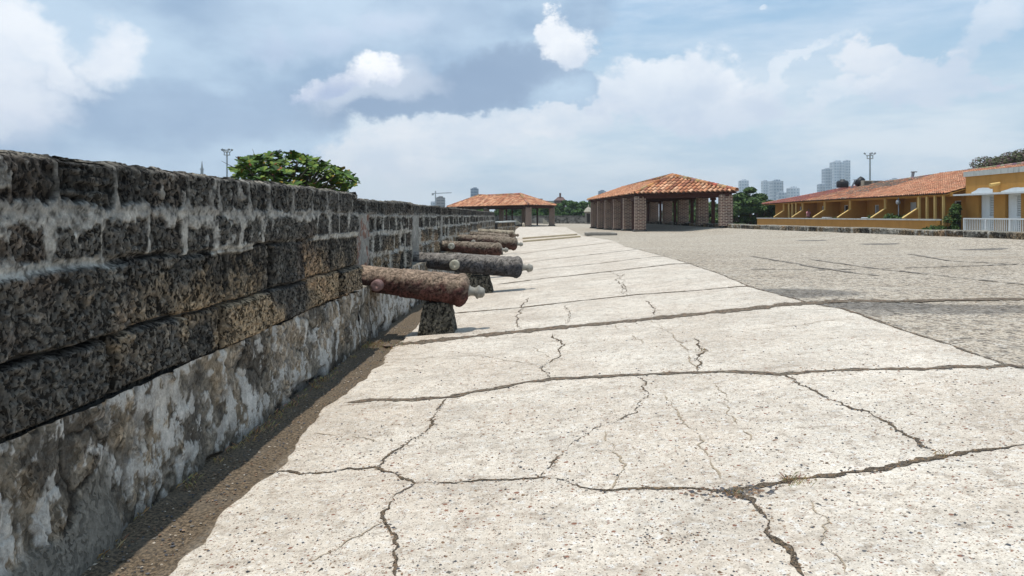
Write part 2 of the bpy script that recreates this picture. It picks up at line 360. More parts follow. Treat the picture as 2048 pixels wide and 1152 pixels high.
def f_terrace(t):
    o = t.obj(); x, y, z = t.sep(o); p = t.xyz(x, y, 0.0)
    big = t.noise(p, .35, 5, .6); mid = t.noise(p, 2.6, 6, .65)
    c = t.mix(t.ss(big, .3, .7), (.40, .33, .25), (.49, .42, .335))
    for i, (s_, dens) in enumerate(((11, .40), (22, .52), (45, .5))):
        vn_ = t.n.new('ShaderNodeTexVoronoi'); t.put(vn_.inputs['Vector'], t.vm('ADD', p, (i*5., 2.*i, 0.))); vn_.inputs['Scale'].default_value = s_
        r, g, b = t.sep(vn_.outputs['Color'])
        m_ = t.m('MULTIPLY', t.m('LESS_THAN', r, dens), t.ss(vn_.outputs['Distance'], .5, .3))
        c = t.mix(t.m('MULTIPLY', m_, .88), c, t.mix(g, (.055, .05, .045), (.16, .12, .09)))
        m2 = t.m('MULTIPLY', t.m('GREATER_THAN', r, .74), t.ss(vn_.outputs['Distance'], .5, .3))
        c = t.mix(t.m('MULTIPLY', m2, .7), c, (.52, .48, .42))
    # pale trowelled strips and darker weathered bands
    band = t.noise(t.xyz(t.m('MULTIPLY', x, .25), t.m('MULTIPLY', y, 1.1), 0.0), .9, 4, .6)
    c = t.mix(t.m('MULTIPLY', t.ss(band, .56, .66), .55), c, (.47, .43, .37))
    c = t.mix(t.m('MULTIPLY', t.ss(mid, .58, .72), .45), c, (.16, .14, .12))
    c = t.mix(t.m('MULTIPLY', t.ss(y, 17, 30), .35), c, (.44, .385, .305))
    cl = t.noise(t.vm('MULTIPLY', p, (1, .55, 1)), 8, 6, .8); c = t.mix(t.m('MULTIPLY', t.ss(cl, .50, .60), .55), c, (.13, .115, .095))
    cl = t.noise(t.vm('MULTIPLY', p, (1, .5, 1)), 3.3, 6, .8); c = t.mix(t.m('MULTIPLY', t.ss(cl, .52, .64), .35), c, (.15, .13, .105))
    cl = t.noise(t.vm('ADD', p, (9., 4., 0.)), 6, 6, .8); c = t.mix(t.m('MULTIPLY', t.ss(cl, .54, .64), .45), c, (.56, .51, .43))
    # gutter: darker and browner
    gut = t.ss(x, -1.3, -1.75)
    gc = t.mix(t.ss(t.noise(p, 48, 4, .75), .40, .64), (.045, .034, .024), (.21, .155, .10))
    gc = t.mix(t.m('MULTIPLY', t.ss(t.noise(p, 3.5, 5, .6), .45, .7), .45), gc, (.125, .105, .082))
    c = t.mix(t.m('MULTIPLY', gut, .95), c, gc)
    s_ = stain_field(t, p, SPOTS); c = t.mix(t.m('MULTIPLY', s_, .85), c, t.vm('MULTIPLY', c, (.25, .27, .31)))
    return c, (t.noise(p, 45, 4, .7), .6, .015)
TERR = mat('exposed_aggregate', f_terrace, .95, .15)
def f_brick(t):
    uv = t.n.new('ShaderNodeTexCoord').outputs['UV']
    b = t.n.new('ShaderNodeTexBrick'); t.l.new(uv, b.inputs['Vector']); b.inputs['Scale'].default_value = 1
    for k, v in (('Color1', (.075, .036, .034, 1)), ('Color2', (.17, .080, .062, 1)), ('Mortar', (.50, .41, .32, 1))): b.inputs[k].default_value = v
    b.inputs['Mortar Size'].default_value = .016; b.inputs['Brick Width'].default_value = .30; b.inputs['Row Height'].default_value = .092; b.inputs['Mortar Smooth'].default_value = .2; b.inputs['Bias'].default_value = -.1
    n = t.noise(t.obj(), 3, 5, .6); return t.mix(t.m('MULTIPLY', t.ss(n, .5, .75), .4), b.outputs[0], (.07, .05, .045)), (b.outputs[1], -.6, .01)
BRICK = mat('old_brick', f_brick, .9, .2)
def f_tile(t):
    n = t.noise(t.obj(), 4, 5, .6); n2 = t.noise(t.obj(), 30, 3, .6)
    return t.vm('SCALE', t.attr('Col'), t.m('MULTIPLY', t.lr(n, .25, .75, .75, 1.2), t.lr(n2, .3, .7, .85, 1.15)))
TILE = mat('clay_tile', f_tile, .85, .2)
VCOL = mat('coloured_matter', lambda t: t.attr('Col'), .9, .2)
WOOD = paint('dark_red_timber', (.060, .022, .017), .3, 5)
ORANGE = paint('ochre_render', (.42, .212, .050), .16, 1.2, .85, .15, ((.25, .12, .03), .35))
ORANGE2 = paint('pale_ochre_edge', (.66, .46, .17), .12, 2, .8, .1)
WHITE = paint('white_paint', (.62, .65, .66), .08, 2, .6, .1, ((.35, .35, .33), .25))
GREYW = paint('grey_white_coping', (.46, .47, .44), .15, 2, .8, .1, ((.10, .10, .09), .55))
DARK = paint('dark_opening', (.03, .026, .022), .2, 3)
GLASSD = paint('window_pane', (.24, .27, .29), .2, 3, .2, 0, spec=.6)
METAL = paint('galvanised_metal', (.32, .33, .34), .15, 4, .5, .1, metal=.3)
BLACKP = paint('black_plastic', (.02, .02, .022), .2, 4, .5, .1)
BARK = paint('bark', (.10, .08, .06), .3, 8, .9, .5)
def f_leaf(t):
    c = t.attr('Col'); return c
LEAF = mat('leaf', f_leaf, .6, .15)
# ---------------------------------------------------------------- ground
def xl(y): return -1.66-.07*(fbm(y*.8, y*0+3, 3, 5)-.5)*2-.16*(fbm(y*3.1, y*0+8, 4, 6)-.5)-.05*sst(7, 9, y)
EDG = [[(2120, 747), (2010, 729), (1900, 690), (1780, 652), (1690, 618), (1640, 611)], [(1640, 611), (1560, 590), (1500, 574), (1440, 548), (1375, 526), (1319, 510), (1251, 493)]]
_e = [gp(*p) for p in EDG[0][1:]+EDG[1][1:]+[(1225, 481), (1164, 472)]]; _ey = [p.y for p in _e]; _ex = [p.x for p in _e]; print('edge', [(round(a, 2), round(b, 2)) for a, b in zip(_ex, _ey)])
def xr(y):
    return np.interp(y, [-3, 3]+_ey+[62, 80], [_ex[0]+.1, _ex[0]+.05]+_ex+[_ex[-1]+.3, _ex[-1]+.5])+.05*(fbm(y*2, y*0+1, 4, 15)-.5)*sst(4, 8, y)
def make_ground():
    V = [(-4000, -4000, -5.2), (4000, -4000, -5.2), (4000, 4000, -5.2), (-4000, 4000, -5.2)]
    me = npmesh(np.array(V), np.array([[0, 1, 2, 3]]))
    o = link('ground', me, paint('dry_lowland', (.09, .10, .055), .3, .02)); props(o, kind='structure')
    # bastion body and terrace surface
    ys = np.concatenate([np.arange(-3, 2, .4), np.arange(2, 9, .035), np.arange(9, 22, .12), np.arange(22, 130.1, .7)])
    xs = np.concatenate([np.arange(-2.35, -1.3, .035), np.arange(-1.3, 3.2, .5), np.arange(3.2, 4.0, .03), np.arange(4.0, 8, .12), np.arange(8, 62.1, .5)])
    X, Y = np.meshgrid(xs, ys, indexing='ij'); Z = G(X, Y)
    Z -= np.where(X < xr(Y)-.04, np.where(X < 2, .022, .035), .004)
    near = sst(40, 8, Y); Z += near*(.022*(fbm(X*7, Y*7, 4, 21)-.5)*np.where(X < -1.5, .9, .25)+.02*(fbm(X*1.2, Y*1.2, 3, 9)-.5)*np.where(X > 3.3, 1, 0))
    Z = np.where(X < -2.0, Z+.03*sst(-1.98, -2.12, X)*fbm(X*9, Y*5, 3, 4), Z)
    me = npmesh(np.stack([X, Y, Z], -1).reshape(-1, 3), gridfaces(len(xs), len(ys), flip=False))
    o = link('terrace', me, TERR); props(o, kind='structure')
    mb = MB(); mb.add([(-2.9, -6, -5.2), (62, -6, -5.2), (62, 130, -5.2), (-2.9, 130, -5.2), (-2.9, -6, -.12), (62, -6, -.12), (62, 130, -.12), (-2.9, 130, -.12)],
                      [(3, 2, 1, 0), (4, 5, 6, 7), (0, 1, 5, 4), (1, 2, 6, 5), (2, 3, 7, 6), (3, 0, 4, 7)])
    props(mb.build('bastion_ground', paint('bastion_side', (.2, .18, .15), .2, .5)), kind='structure')
make_ground()

def make_slab():
    ys = np.concatenate([np.arange(-2, 1.8, .2), np.arange(1.8, 8, .025), np.arange(8, 16, .06), np.arange(16, 77, .3)])
    us = np.concatenate([[0, 0, .002], np.linspace(.006, .994, 130), [1, 1]])
    L = xl(ys); R = xr(ys); Y = np.repeat(ys[None], len(us), 0); X = L[None]+(R-L)[None]*us[:, None]
    Z = G(X, Y)+.006*(fbm(X*1.5, Y*1.5, 4, 31)-.5)*sst(30, 10, Y)
    Z[0] -= .05; Z[1] -= .006; Z[-1] -= .03
    me = npmesh(np.stack([X, Y, Z], -1).reshape(-1, 3), gridfaces(len(us), len(ys)))
    o = link('pavement', me, SLAB); props(o, kind='structure')
make_slab()

def f_crack(t):
    o = t.obj(); n = t.noise(o, 110, 3, .7); c = t.mix(t.ss(n, .38, .64), (.035, .028, .022), (.26, .20, .14))
    v = t.n.new('ShaderNodeTexVoronoi'); t.put(v.inputs['Vector'], o); v.inputs['Scale'].default_value = 60
    r, g, b = t.sep(v.outputs['Color'])
    return t.mix(t.m('MULTIPLY', t.m('LESS_THAN', r, .35), .8), c, t.mix(g, (.12, .11, .10), (.33, .22, .13))), (n, 1, .02)
def f_joint(t):
    o = t.obj(); n = t.noise(o, 40, 4, .75); c = t.mix(t.ss(n, .40, .62), (.095, .078, .060), (.30, .25, .19))
    v = t.n.new('ShaderNodeTexVoronoi'); t.put(v.inputs['Vector'], o); v.inputs['Scale'].default_value = 34
    r, g, b = t.sep(v.outputs['Color']); c = t.mix(t.m('MULTIPLY', t.m('LESS_THAN', r, .45), .8), c, t.mix(g, (.07, .06, .055), (.30, .20, .13)))
    return c, (n, 1, .03)
JNT = mat('joint_gravel', f_joint, .95, .1)
CRK = mat('crack_rubble', f_crack, .95, .1)
def ribbon(px, wid, seed, jit=.5, step=None, wmin=.25):
    """irregular narrow strip on the slabs along a polyline given in the photo's pixels; wid in metres"""
    P = [gp(*p) for p in px]; pts = []
    for a, b in zip(P[:-1], P[1:]):
        L = math.hypot(b.x-a.x, b.y-a.y); st = step or max(.012, .004*min(a.y, b.y)); n = max(2, int(L/st))
        for i in range(n): pts.append((a.x+(b.x-a.x)*i/n, a.y+(b.y-a.y)*i/n))
    pts.append((P[-1].x, P[-1].y)); pts = np.array(pts); s = np.concatenate([[0], np.cumsum(np.hypot(*np.diff(pts, axis=0).T))])
    t = np.gradient(pts, axis=0); t /= np.maximum(np.hypot(t[:, 0], t[:, 1]), 1e-9)[:, None]
    for _ in range(2): t[1:-1] = (t[:-2]+t[1:-1]+t[2:])/3
    n = np.stack([-t[:, 1], t[:, 0]], 1)
    end = np.minimum(1, np.minimum(s, s[-1]-s)/.08)
    off = (fbm(s*4, s*0+seed, 4, seed)-.5)*jit*.22+(fbm(s*20, s*0, 4, seed+3, .65)-.5)*jit*.085
    pts = pts+n*(off*np.minimum(1, np.minimum(s, s[-1]-s)/.2))[:, None]
    w = wid*(wmin*.8+(1-wmin)*3.2*np.clip(fbm(s*7, s*0+2, 4, seed+9, .65)-.28, 0, 1)*1.6)*np.maximum(end, .15)
    w2 = w*(.6+.8*fbm(s*31, s*0, 3, seed+5)); w1 = w*(.6+.8*fbm(s*29, s*0+5, 3, seed+7))
    a = pts+n*w1[:, None]/2; b = pts-n*w2[:, None]/2
    V = []
    for q in (a, b):
        z = G(q[:, 0], q[:, 1])+.006*(fbm(q[:, 0]*1.5, q[:, 1]*1.5, 4, 31)-.5)*sst(30, 10, q[:, 1])+.004+.0004*np.maximum(0, q[:, 1]-5)
        V.append(np.stack([q[:, 0], q[:, 1], z], 1))
    k = len(pts); i = np.arange(k-1); F = np.stack([i, i+1, i+1+k, i+k], 1)
    return np.concatenate(V), F, pts
CR = [
 ([(516, 946), (600, 950), (700, 936), (750, 937), (800, 952), (830, 968), (905, 970), (1000, 962), (1080, 957), (1130, 960), (1180, 972), (1290, 975), (1400, 978), (1460, 985)], .018, 1),
 ([(1450, 982), (1500, 978), (1560, 968), (1620, 958), (1700, 946), (1740, 938), (1800, 928), (1860, 918), (1905, 910)], .045, 2),
 ([(1900, 912), (1960, 899), (2000, 895), (2060, 884), (2120, 880)], .05, 3),
 ([(1440, 975), (1475, 990), (1500, 1010), (1530, 1032), (1535, 1065), (1560, 1090), (1580, 1115), (1612, 1160)], .030, 4),
 ([(832, 966), (800, 995), (775, 1028), (778, 1050), (800, 1078), (795, 1110), (790, 1160)], .013, 5),
 ([(750, 938), (775, 915), (800, 890), (865, 850), (868, 825), (893, 797)], .011, 6),
 ([(1080, 957), (1090, 935), (1110, 915), (1150, 885), (1210, 852), (1260, 828), (1280, 808), (1302, 790), (1292, 770), (1280, 755)], .008, 7),
 ([(1565, 747), (1600, 775), (1660, 795), (1700, 815), (1740, 830), (1775, 845), (1792, 862), (1830, 885), (1865, 902)], .014, 8),
 ([(1102, 762), (1085, 732), (1100, 722), (1128, 710), (1122, 690), (1105, 668)], .012, 9),
 ([(1395, 742), (1400, 712), (1412, 700), (1392, 690), (1388, 677)], .016, 10),
 ([(1040, 658), (1035, 630), (1045, 612), (1056, 596)], .012, 12),
 ([(1250, 548), (1232, 560), (1250, 575), (1252, 592)], .012, 13),
 ([(1135, 648), (1142, 625), (1130, 612)], .007, 14),
 ([(1290, 602), (1310, 615), (1308, 630)], .010, 15),
 ([(1220, 543), (1245, 560), (1248, 590)], .008, 16),
]
JT = [
 ([(688, 806), (760, 800), (830, 799), (900, 795), (950, 783), (1000, 776), (1050, 765), (1110, 758), (1200, 754), (1300, 748), (1400, 745), (1470, 744), (1560, 748), (1620, 743), (1700, 740), (1850, 737), (1980, 735), (2015, 731), (2060, 738)], .080, 21, .3),
 ([(760, 690), (830, 686), (900, 678), (1000, 667), (1100, 657), (1200, 648), (1300, 638), (1400, 628), (1500, 618), (1600, 608), (1690, 601)], .23, 22, .15),
 ([(906, 627), (1038, 616), (1150, 603), (1281, 589), (1400, 581), (1505, 573)], .07, 23, .15),
 ([(994, 569), (1100, 556), (1222, 543), (1390, 527)], .09, 24, .15),
 ([(1064, 540), (1200, 527), (1330, 513)], .07, 25, .15),
 ([(1064, 523.5), (1170, 511), (1275, 499.5)], .10, 26, .15),
 ([(1026, 510), (1130, 496), (1232, 484)], .09, 27, .15),
 ([(1690, 601), (1800, 603), (1900, 600), (2060, 598)], .24, 28, .5),
]
def join_np(items):
    V = []; F = []; o = 0
    for v, f in items: V.append(v); F.append(f+o); o += len(v)
    return np.concatenate(V), np.concatenate(F)
its = []; CPTS = []
for p, wd, sd in CR:
    v, f, q = ribbon(p, wd*.85, sd, .6 if wd < .02 else .4); its.append((v, f)); CPTS.append((q, wd))
V, F = join_np(its); props(link('pavement_cracks', npmesh(V, F), CRK), kind='structure')
its = []
for p, wd, sd, j in JT:
    v, f, q = ribbon(p, wd, sd, j, wmin=.6); its.append((v, f)); CPTS.append((q, wd))
# long edge between slabs and terrace, and the joints in the terrace
for k, p in enumerate(EDG):
    v, f, q = ribbon(p, (.028, .018)[k], 41+k, .25, wmin=.05); its.append((v, f)); CPTS.append((q, .02))
V, F = join_np(its); props(link('pavement_joints', npmesh(V, F), JNT), kind='structure')

its = []
for k, p in enumerate([[(1620, 519), (1760, 538), (1900, 553), (2060, 570)], [(1500, 512), (1640, 536), (1760, 552)], [(1820, 508), (1900, 522), (2060, 530)], [(1500, 538), (1640, 540), (1800, 536), (2060, 528)], [(1600, 530), (1700, 545)]]):
    v, f, q = ribbon(p, .07, 51+k, .6); its.append((v, f))
V, F = join_np(its); props(link('terrace_joints', npmesh(V, F), paint('old_joint', (.20, .17, .14), .4, 9)), kind='structure')

its = []
for i, p in enumerate([[(1425, 760), (1450, 800), (1470, 840), (1500, 885)], [(575, 1150), (640, 1112), (700, 1080), (760, 1050), (800, 1030)], [(1620, 1000), (1650, 1070), (1690, 1150)],
                       [(740, 722), (860, 716), (960, 712), (1070, 728)], [(1210, 860), (1240, 930), (1225, 985)], [(1330, 790), (1400, 880), (1440, 960)], [(1300, 640), (1370, 690), (1395, 735)],
                       [(620, 865), (700, 872), (760, 884)], [(1230, 650), (1290, 690)], [(1050, 690), (1100, 715)], [(1500, 660), (1600, 650), (1700, 640)]]):
    v, f, q = ribbon(p, .0055, 71+i, .6, wmin=.05); its.append((v, f))
V, F = join_np(its); props(link('hairline_cracks', npmesh(V, F), paint('brown_hairline', (.34, .27, .19), .4, 30)), kind='structure')

def pebbles():
    """loose chips in the cracks and the gutter"""
    base = np.array([(1, 0, 0), (-1, 0, 0), (0, 1, 0), (0, -1, 0), (0, 0, 1), (0, 0, -1)], float)
    fc = np.array([(0, 2, 4), (2, 1, 4), (1, 3, 4), (3, 0, 4), (2, 0, 5), (1, 2, 5), (3, 1, 5), (0, 3, 5)])
    P = []
    for q, wd in CPTS:
        L = len(q)
        for _ in range(int(min(L*.9, 260))):
            i = rng.integers(L); s = max(.02, wd)*rng.normal(0, .8)
            if 2 < q[i, 1] < 12: P.append((q[i, 0]+s, q[i, 1]+rng.normal(0, .8)*max(.02, wd), rng.uniform(.003, .010)))
    hot = gp(1475, 985)
    for _ in range(160): P.append((hot.x+rng.normal(0, .10), hot.y+rng.normal(0, .035), rng.uniform(.004, .014)))
    hot = gp(1330, 1075)
    for _ in range(90): P.append((hot.x+rng.normal(0, .10), hot.y+rng.normal(0, .06), rng.uniform(.003, .007)))
    for _ in range(1500):
        y = 2+rng.random()**1.5*9; P.append((rng.uniform(-2.12, -1.72), y, rng.uniform(.003, .009)))
    for _ in range(500):
        y = 2.2+rng.random()**1.4*6; P.append((rng.uniform(-1.6, 3), y, rng.uniform(.004, .011)))
    for _ in range(2600):
        y = 2.2+rng.random()**1.6*3.2; P.append((rng.uniform(-1.6, 3.2), y, rng.uniform(.003, .0075)))
    P = np.array(P); n = len(P); V = base[None]*P[:, 2][:, None, None]*rng.uniform(.6, 1.5, (n, 6, 1))*np.array([1.2, 1, .55])
    a = rng.uniform(0, 6.3, n); c, s = np.cos(a)[:, None], np.sin(a)[:, None]
    X = V[:, :, 0]*c-V[:, :, 1]*s+P[:, 0][:, None]; Y = V[:, :, 0]*s+V[:, :, 1]*c+P[:, 1][:, None]
    Z = V[:, :, 2]+(G(P[:, 0], P[:, 1])+.001-np.where(P[:, 0] < -1.7, .018, 0))[:, None]
    pal = np.array([(.10, .10, .11), (.30, .2, .13), (.45, .38, .3), (.19, .12, .08), (.18, .16, .14), (.07, .07, .075)])
    cc = np.repeat(pal[rng.integers(0, 6, n)][:, None], 6, 1)*rng.uniform(.7, 1.2, (n, 1, 1))
    F = (fc[None]+np.arange(n)[:, None, None]*6).reshape(-1, 3)
    o = link('gravel', npmesh(np.stack([X, Y, Z], -1).reshape(-1, 3), F, cc.reshape(-1, 3), False), VCOL)
    props(o, 'loose stone chips lying along the cracks and the wall gutter', 'gravel', kind='stuff')
pebbles()
def dry_grass():
    V = []; F = []; C = []
    spots = [(gp(1595, 962), .08, 130), (gp(740, 690), .25, 420), (gp(345, 965), .10, 60), (gp(520, 855), .12, 70), (gp(240, 1030), .10, 60), (gp(1405, 703), .07, 50),
             (gp(1470, 990), .05, 40), (gp(800, 690), .3, 120), (gp(1890, 912), .05, 30), (gp(640, 760), .08, 40)]
    for _ in range(46): spots.append((Vector((-2.09+random.uniform(-.02, .06), random.uniform(2.6, 8.8), 0)), .05, random.randint(6, 26)))
    for p, r, n in spots:
        for _ in range(n):
            x = p.x+rng.normal(0, r*.5); y = p.y+rng.normal(0, r*.5)
            x = max(x, -2.12); z = Gf(x, y)-(.015 if x < -1.7 else 0)
            h = rng.uniform(.010, .032)*(1.3 if x < -1.6 else .8); a = rng.uniform(0, 6.3); l = rng.uniform(.3, 1.3)*h; wd = .0012
            i = len(V); dx, dy = math.cos(a), math.sin(a)
            V += [(x-dy*wd, y+dx*wd, z), (x+dy*wd, y-dx*wd, z), (x+dx*l*.4, y+dy*l*.4, z+h*.7), (x+dx*l, y+dy*l, z+h)]
            F += [(i, i+1, i+2), (i+1, i+3, i+2)]; k = random.random()
            c = (.40, .29, .14) if k < .85 else (.20, .15, .07); c = tuple(q*random.uniform(.7, 1.25) for q in c); C += [c]*4
    o = link('dry_grass', npmesh(V, F, np.array(C), False), VCOL); props(o, 'dry straw tufts growing in cracks and along the wall foot', 'grass', kind='stuff')
dry_grass()

# ---------------------------------------------------------------- rampart wall
def courses(kind):
    """z limits of the stone courses and joint positions of each, by section"""
    if kind == 1:
        zs = [.685, .993, 1.37, 1.61, 1.90]
        J = [[3.65, 4.5, 4.98, 5.9, 7.2, 8.0], [3.81, 4.74, 5.07, 5.95, 6.8, 7.7], [3.19, 3.6, 4.04, 4.45, 4.89, 5.33, 5.73, 6.39, 7.2, 7.64, 8.0, 8.4],
             [3.26, 3.73, 4.52, 4.95, 5.47, 5.91, 6.47, 7.04, 7.54, 7.95, 8.55]]
        for r in J: r[:0] = list(np.arange(-2.3+random.uniform(0, .4), 3.0, .62))
        return zs, J
    zs = [.685, 1.02, 1.33, 1.60, 1.90]; J = []
    for k in range(4):
        r = []; y = 8.9+random.uniform(0, .3)
        while y < 60: r.append(y); y += random.uniform(.27, .52)*(1.2 if k == 3 else 1)
        J.append(r)
    return zs, J
def stone_field(S, Z, kind, cz, rnd):
    """relief (m, outwards) and albedo over wall coordinates S (along) and Z (up)"""
    zs, J = cz
    wS = S+.012*(fbm(S*6, Z*6, 3, rnd)-.5); wZ = Z+(.018 if kind == 1 else .010)*(_h(np.floor(S*1.6), S*0, rnd+60)-.5)+.026*(fbm(S*3, Z*3, 3, rnd+4)-.5)+.010*(fbm(S*14, Z*14, 2, rnd+6)-.5)
    row = np.clip(np.searchsorted(zs, wZ)-1, 0, 3); bid = np.zeros_like(S); dj = np.full_like(S, 9.)
    for k in range(4):
        j = np.array(J[k]); m = row == k; i = np.searchsorted(j, wS[m]); a = j[np.clip(i-1, 0, len(j)-1)]; b = j[np.clip(i, 0, len(j)-1)]
        dj[m] = np.minimum(np.abs(wS[m]-a), np.abs(b-wS[m])); bid[m] = i+100*k
    zb = np.array(zs); dlo = wZ-zb[row]; dhi = zb[row+1]-wZ; dhi = np.where(row == 3, 9, dhi)
    r1 = _h(bid, row, rnd+1); r2 = _h(bid, row+50, rnd+2); r3 = _h(bid, row+90, rnd+3)
    # mortar
    n1 = fbm(S*5, Z*5, 4, rnd+10); n2 = fbm(S*16, Z*11, 4, rnd+11); n3 = fbm(S*1.7, Z*2.2, 3, rnd+12)
    if kind == 1:
        bed12 = np.where(row == 3, dlo, np.where(row == 2, dhi, 9.)); wid = .010+.105*np.clip(n1*1.9-.62, 0, 1)*(.45+.55*sst(9.0, 4, S))
        wid = np.where(row == 3, wid*(.3+.9*n2), wid*(.4+1.3*n2)); mo = sst(wid+.012, wid-.012, bed12)
        b23 = np.where(row == 2, dlo, np.where(row == 1, dhi, 9.)); on = np.maximum(sst(3.75, 3.5, S), sst(6.9, 7.2, S)); on = np.maximum(on, sst(.60, .66, n3)*.8)
        mo = np.maximum(mo, sst(.040, .018, b23*(1.6-n2))*on)
        vj = np.where(row == 2, (.008+.075*np.clip(n1-.32, 0, 1)*2*(.6+.8*n2))*sst(1.3, 1.4, wZ+.05*n2)*sst(-.1, .35, r2+.3*n3), np.where(row == 3, np.where(S > 4.8, .020, .007)*(.6+1.1*n2)+.03*sst(.12, .0, dlo), .0))
        mo = np.maximum(mo, sst(vj+.008, vj-.010, dj)*(vj > .002))
        mo = np.maximum(mo, sst(.60, .66, n3*.5+n2*.5)*(row >= 2)*.8)
        gap = np.where((row == 1), dlo, np.where(row == 0, dhi, 9.)); gw = .003+.040*np.clip(n1-.30, 0, 1)*sst(8.5, 4.0, S)*sst(.35, .6, n3+.1)
        gapm = sst(gw+.006, gw*.4, gap); g0 = np.where(row == 0, dlo, 9.); gapm = np.maximum(gapm, sst(.014*(.2+1.4*n1), .003, g0)*.6)
        gapm = np.maximum(gapm, sst(.016, .004, b23)*(1-on)*(sst(.45, .5, n3))); gapm = np.maximum(gapm, sst(.040*(.4+1.2*n2), .010, dj)*(row < 2)*.97)
    else:
        far = sst(10, 22, S)
        wid = .010+.050*np.clip(n1-.2, 0, 1)*1.6; bd = np.minimum(np.where(row == 0, 9, dlo), dhi)
        mo = sst(wid+.012, wid-.012, bd*(1.5-.9*n2)); wv = np.where(row == 3, .008+.012*n2, .014+.024*n1)
        mo = np.maximum(mo, sst(wv+.008, wv-.008, dj)); mo = np.maximum(mo, sst(.60, .66, n3*.5+n2*.5)*.85*(row < 3))
        mo = mo*(1-.35*(row == 3)); gapm = sst(.012, .003, dj)*(mo < .3)*.5
    edge = np.minimum(dj, np.minimum(dlo, dhi)); rnd_e = sst(0, .03, edge)
    # coral pitting: a surface riddled with holes, lumpier low down
    low = np.clip((1.48-Z)/.55, 0, 1)*(.55+.8*r3); sc1 = 26+22*r1
    qx = S*sc1*1.25; qz = Z*sc1*.9; wa = fbm(S*sc1*.5, Z*sc1*.5, 3, rnd+19)*2.6
    nA = fbm(qx+wa, qz-wa, 3, rnd+20, .55); a2, b2, c2 = wor(S*44+1.2*wa, Z*34+wa, rnd+21)
    hole = np.maximum(sst(.50, .37, nA), sst(.36, .16, a2)*(c2 > .45))
    a, b, c = wor(S*24+1.6*wa, Z*22+1.2*wa, rnd+22); lump = 1-np.clip(a*1.2, 0, 1)
    rel = .010+.030*(nA-.5)+lump*.014*low-.008*hole+.034*(fbm(S*4, Z*4, 3, rnd+30)-.5)+.055*(r1-.5)*(row < 2)+.03*(r1-.5)
    strat = (r3 > .84)*(row == 3); rel = rel-strat*.020*sst(.45, .60, fbm(S*3, Z*34, 3, rnd+32))
    if kind == 1: rel = rel+np.where(row == 1, .012, np.where(row == 0, .006+.025*(r2-.5), 0))
    rel = rel*rnd_e-.016*(1-rnd_e)-.05*gapm; rel = rel*(1-mo*.8)+mo*(.002+.016*n2+.008*fbm(S*40, Z*40, 2, 7))
    # colour
    dk = np.array([.060, .055, .048]); tan = np.array([.36, .265, .165]); gr = np.array([.14, .13, .112])
    tn = np.clip(sst(.50, .74, nA*.6+lump*.45*low+.15*low+.12)*(.10+.95*low)*sst(.36, .62, fbm(S*2.0, Z*2.0, 4, rnd+40)+.16*(r2-.4)), 0, 1)
    gy = sst(.42, .72, fbm(S*9, Z*7, 5, rnd+41, .6)*.6+nA*.4)
    col = dk*(.65+1.05*r1[..., None]); col = col+(gr-col)*gy[..., None]*.85; col = col+(tan-col)*(tn[..., None])*.9
    red = sst(.60, .7, fbm(S*1.4+7, Z*1.8, 3, rnd+43)); col = col*(1+red[..., None]*np.array([.10, .0, -.05]))
    fn = fbm(S*60, Z*60, 3, rnd+42, .6); col = col*(.7+.6*fn)[..., None]
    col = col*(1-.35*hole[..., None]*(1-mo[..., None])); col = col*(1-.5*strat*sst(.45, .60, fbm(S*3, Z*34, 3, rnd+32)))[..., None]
    mn = fbm(S*28, Z*28, 4, rnd+44, .6); mc = np.array([.33, .31, .275])*(.35+1.3*mn)[..., None]*(.75+.5*n2[..., None])
    white = sst(1.43, 1.33, Z)*sst(1.28, 1.34, Z)*1.0 if kind == 1 else sst(9, 12, S)*.8
    mc = mc+(np.array([.43, .41, .36])*(.5+1.0*mn[..., None])-mc)*(white*.75)[..., None]
    soot = sst(1.60, 1.74, Z+.10*n1)*.6; mc = mc*(1-soot[..., None]*.5)
    pin = sst(.40, .30, mn)*mo; mc = mc*(1-.5*pin[..., None])
    col = col+(mc-col)*np.clip(mo, 0, 1)[..., None]*(.78+.22*sst(.3, .5, mn))[..., None]; col = col*(1-.85*gapm[..., None])  # open gaps darkened: shade inside them is put into the colour
    # dirt running down from the coping in vertical strips
    if kind == 2:
        st = sst(.46, .66, fbm(S*24, Z*1.2, 4, rnd+50))*.6; col = col*(1-st[..., None]*.62)
    pw = np.clip(1-mo*.85, 0, 1)*(.8+.2*r2); return rel, np.concatenate([np.clip(col, .008, .8), pw[..., None]], -1)
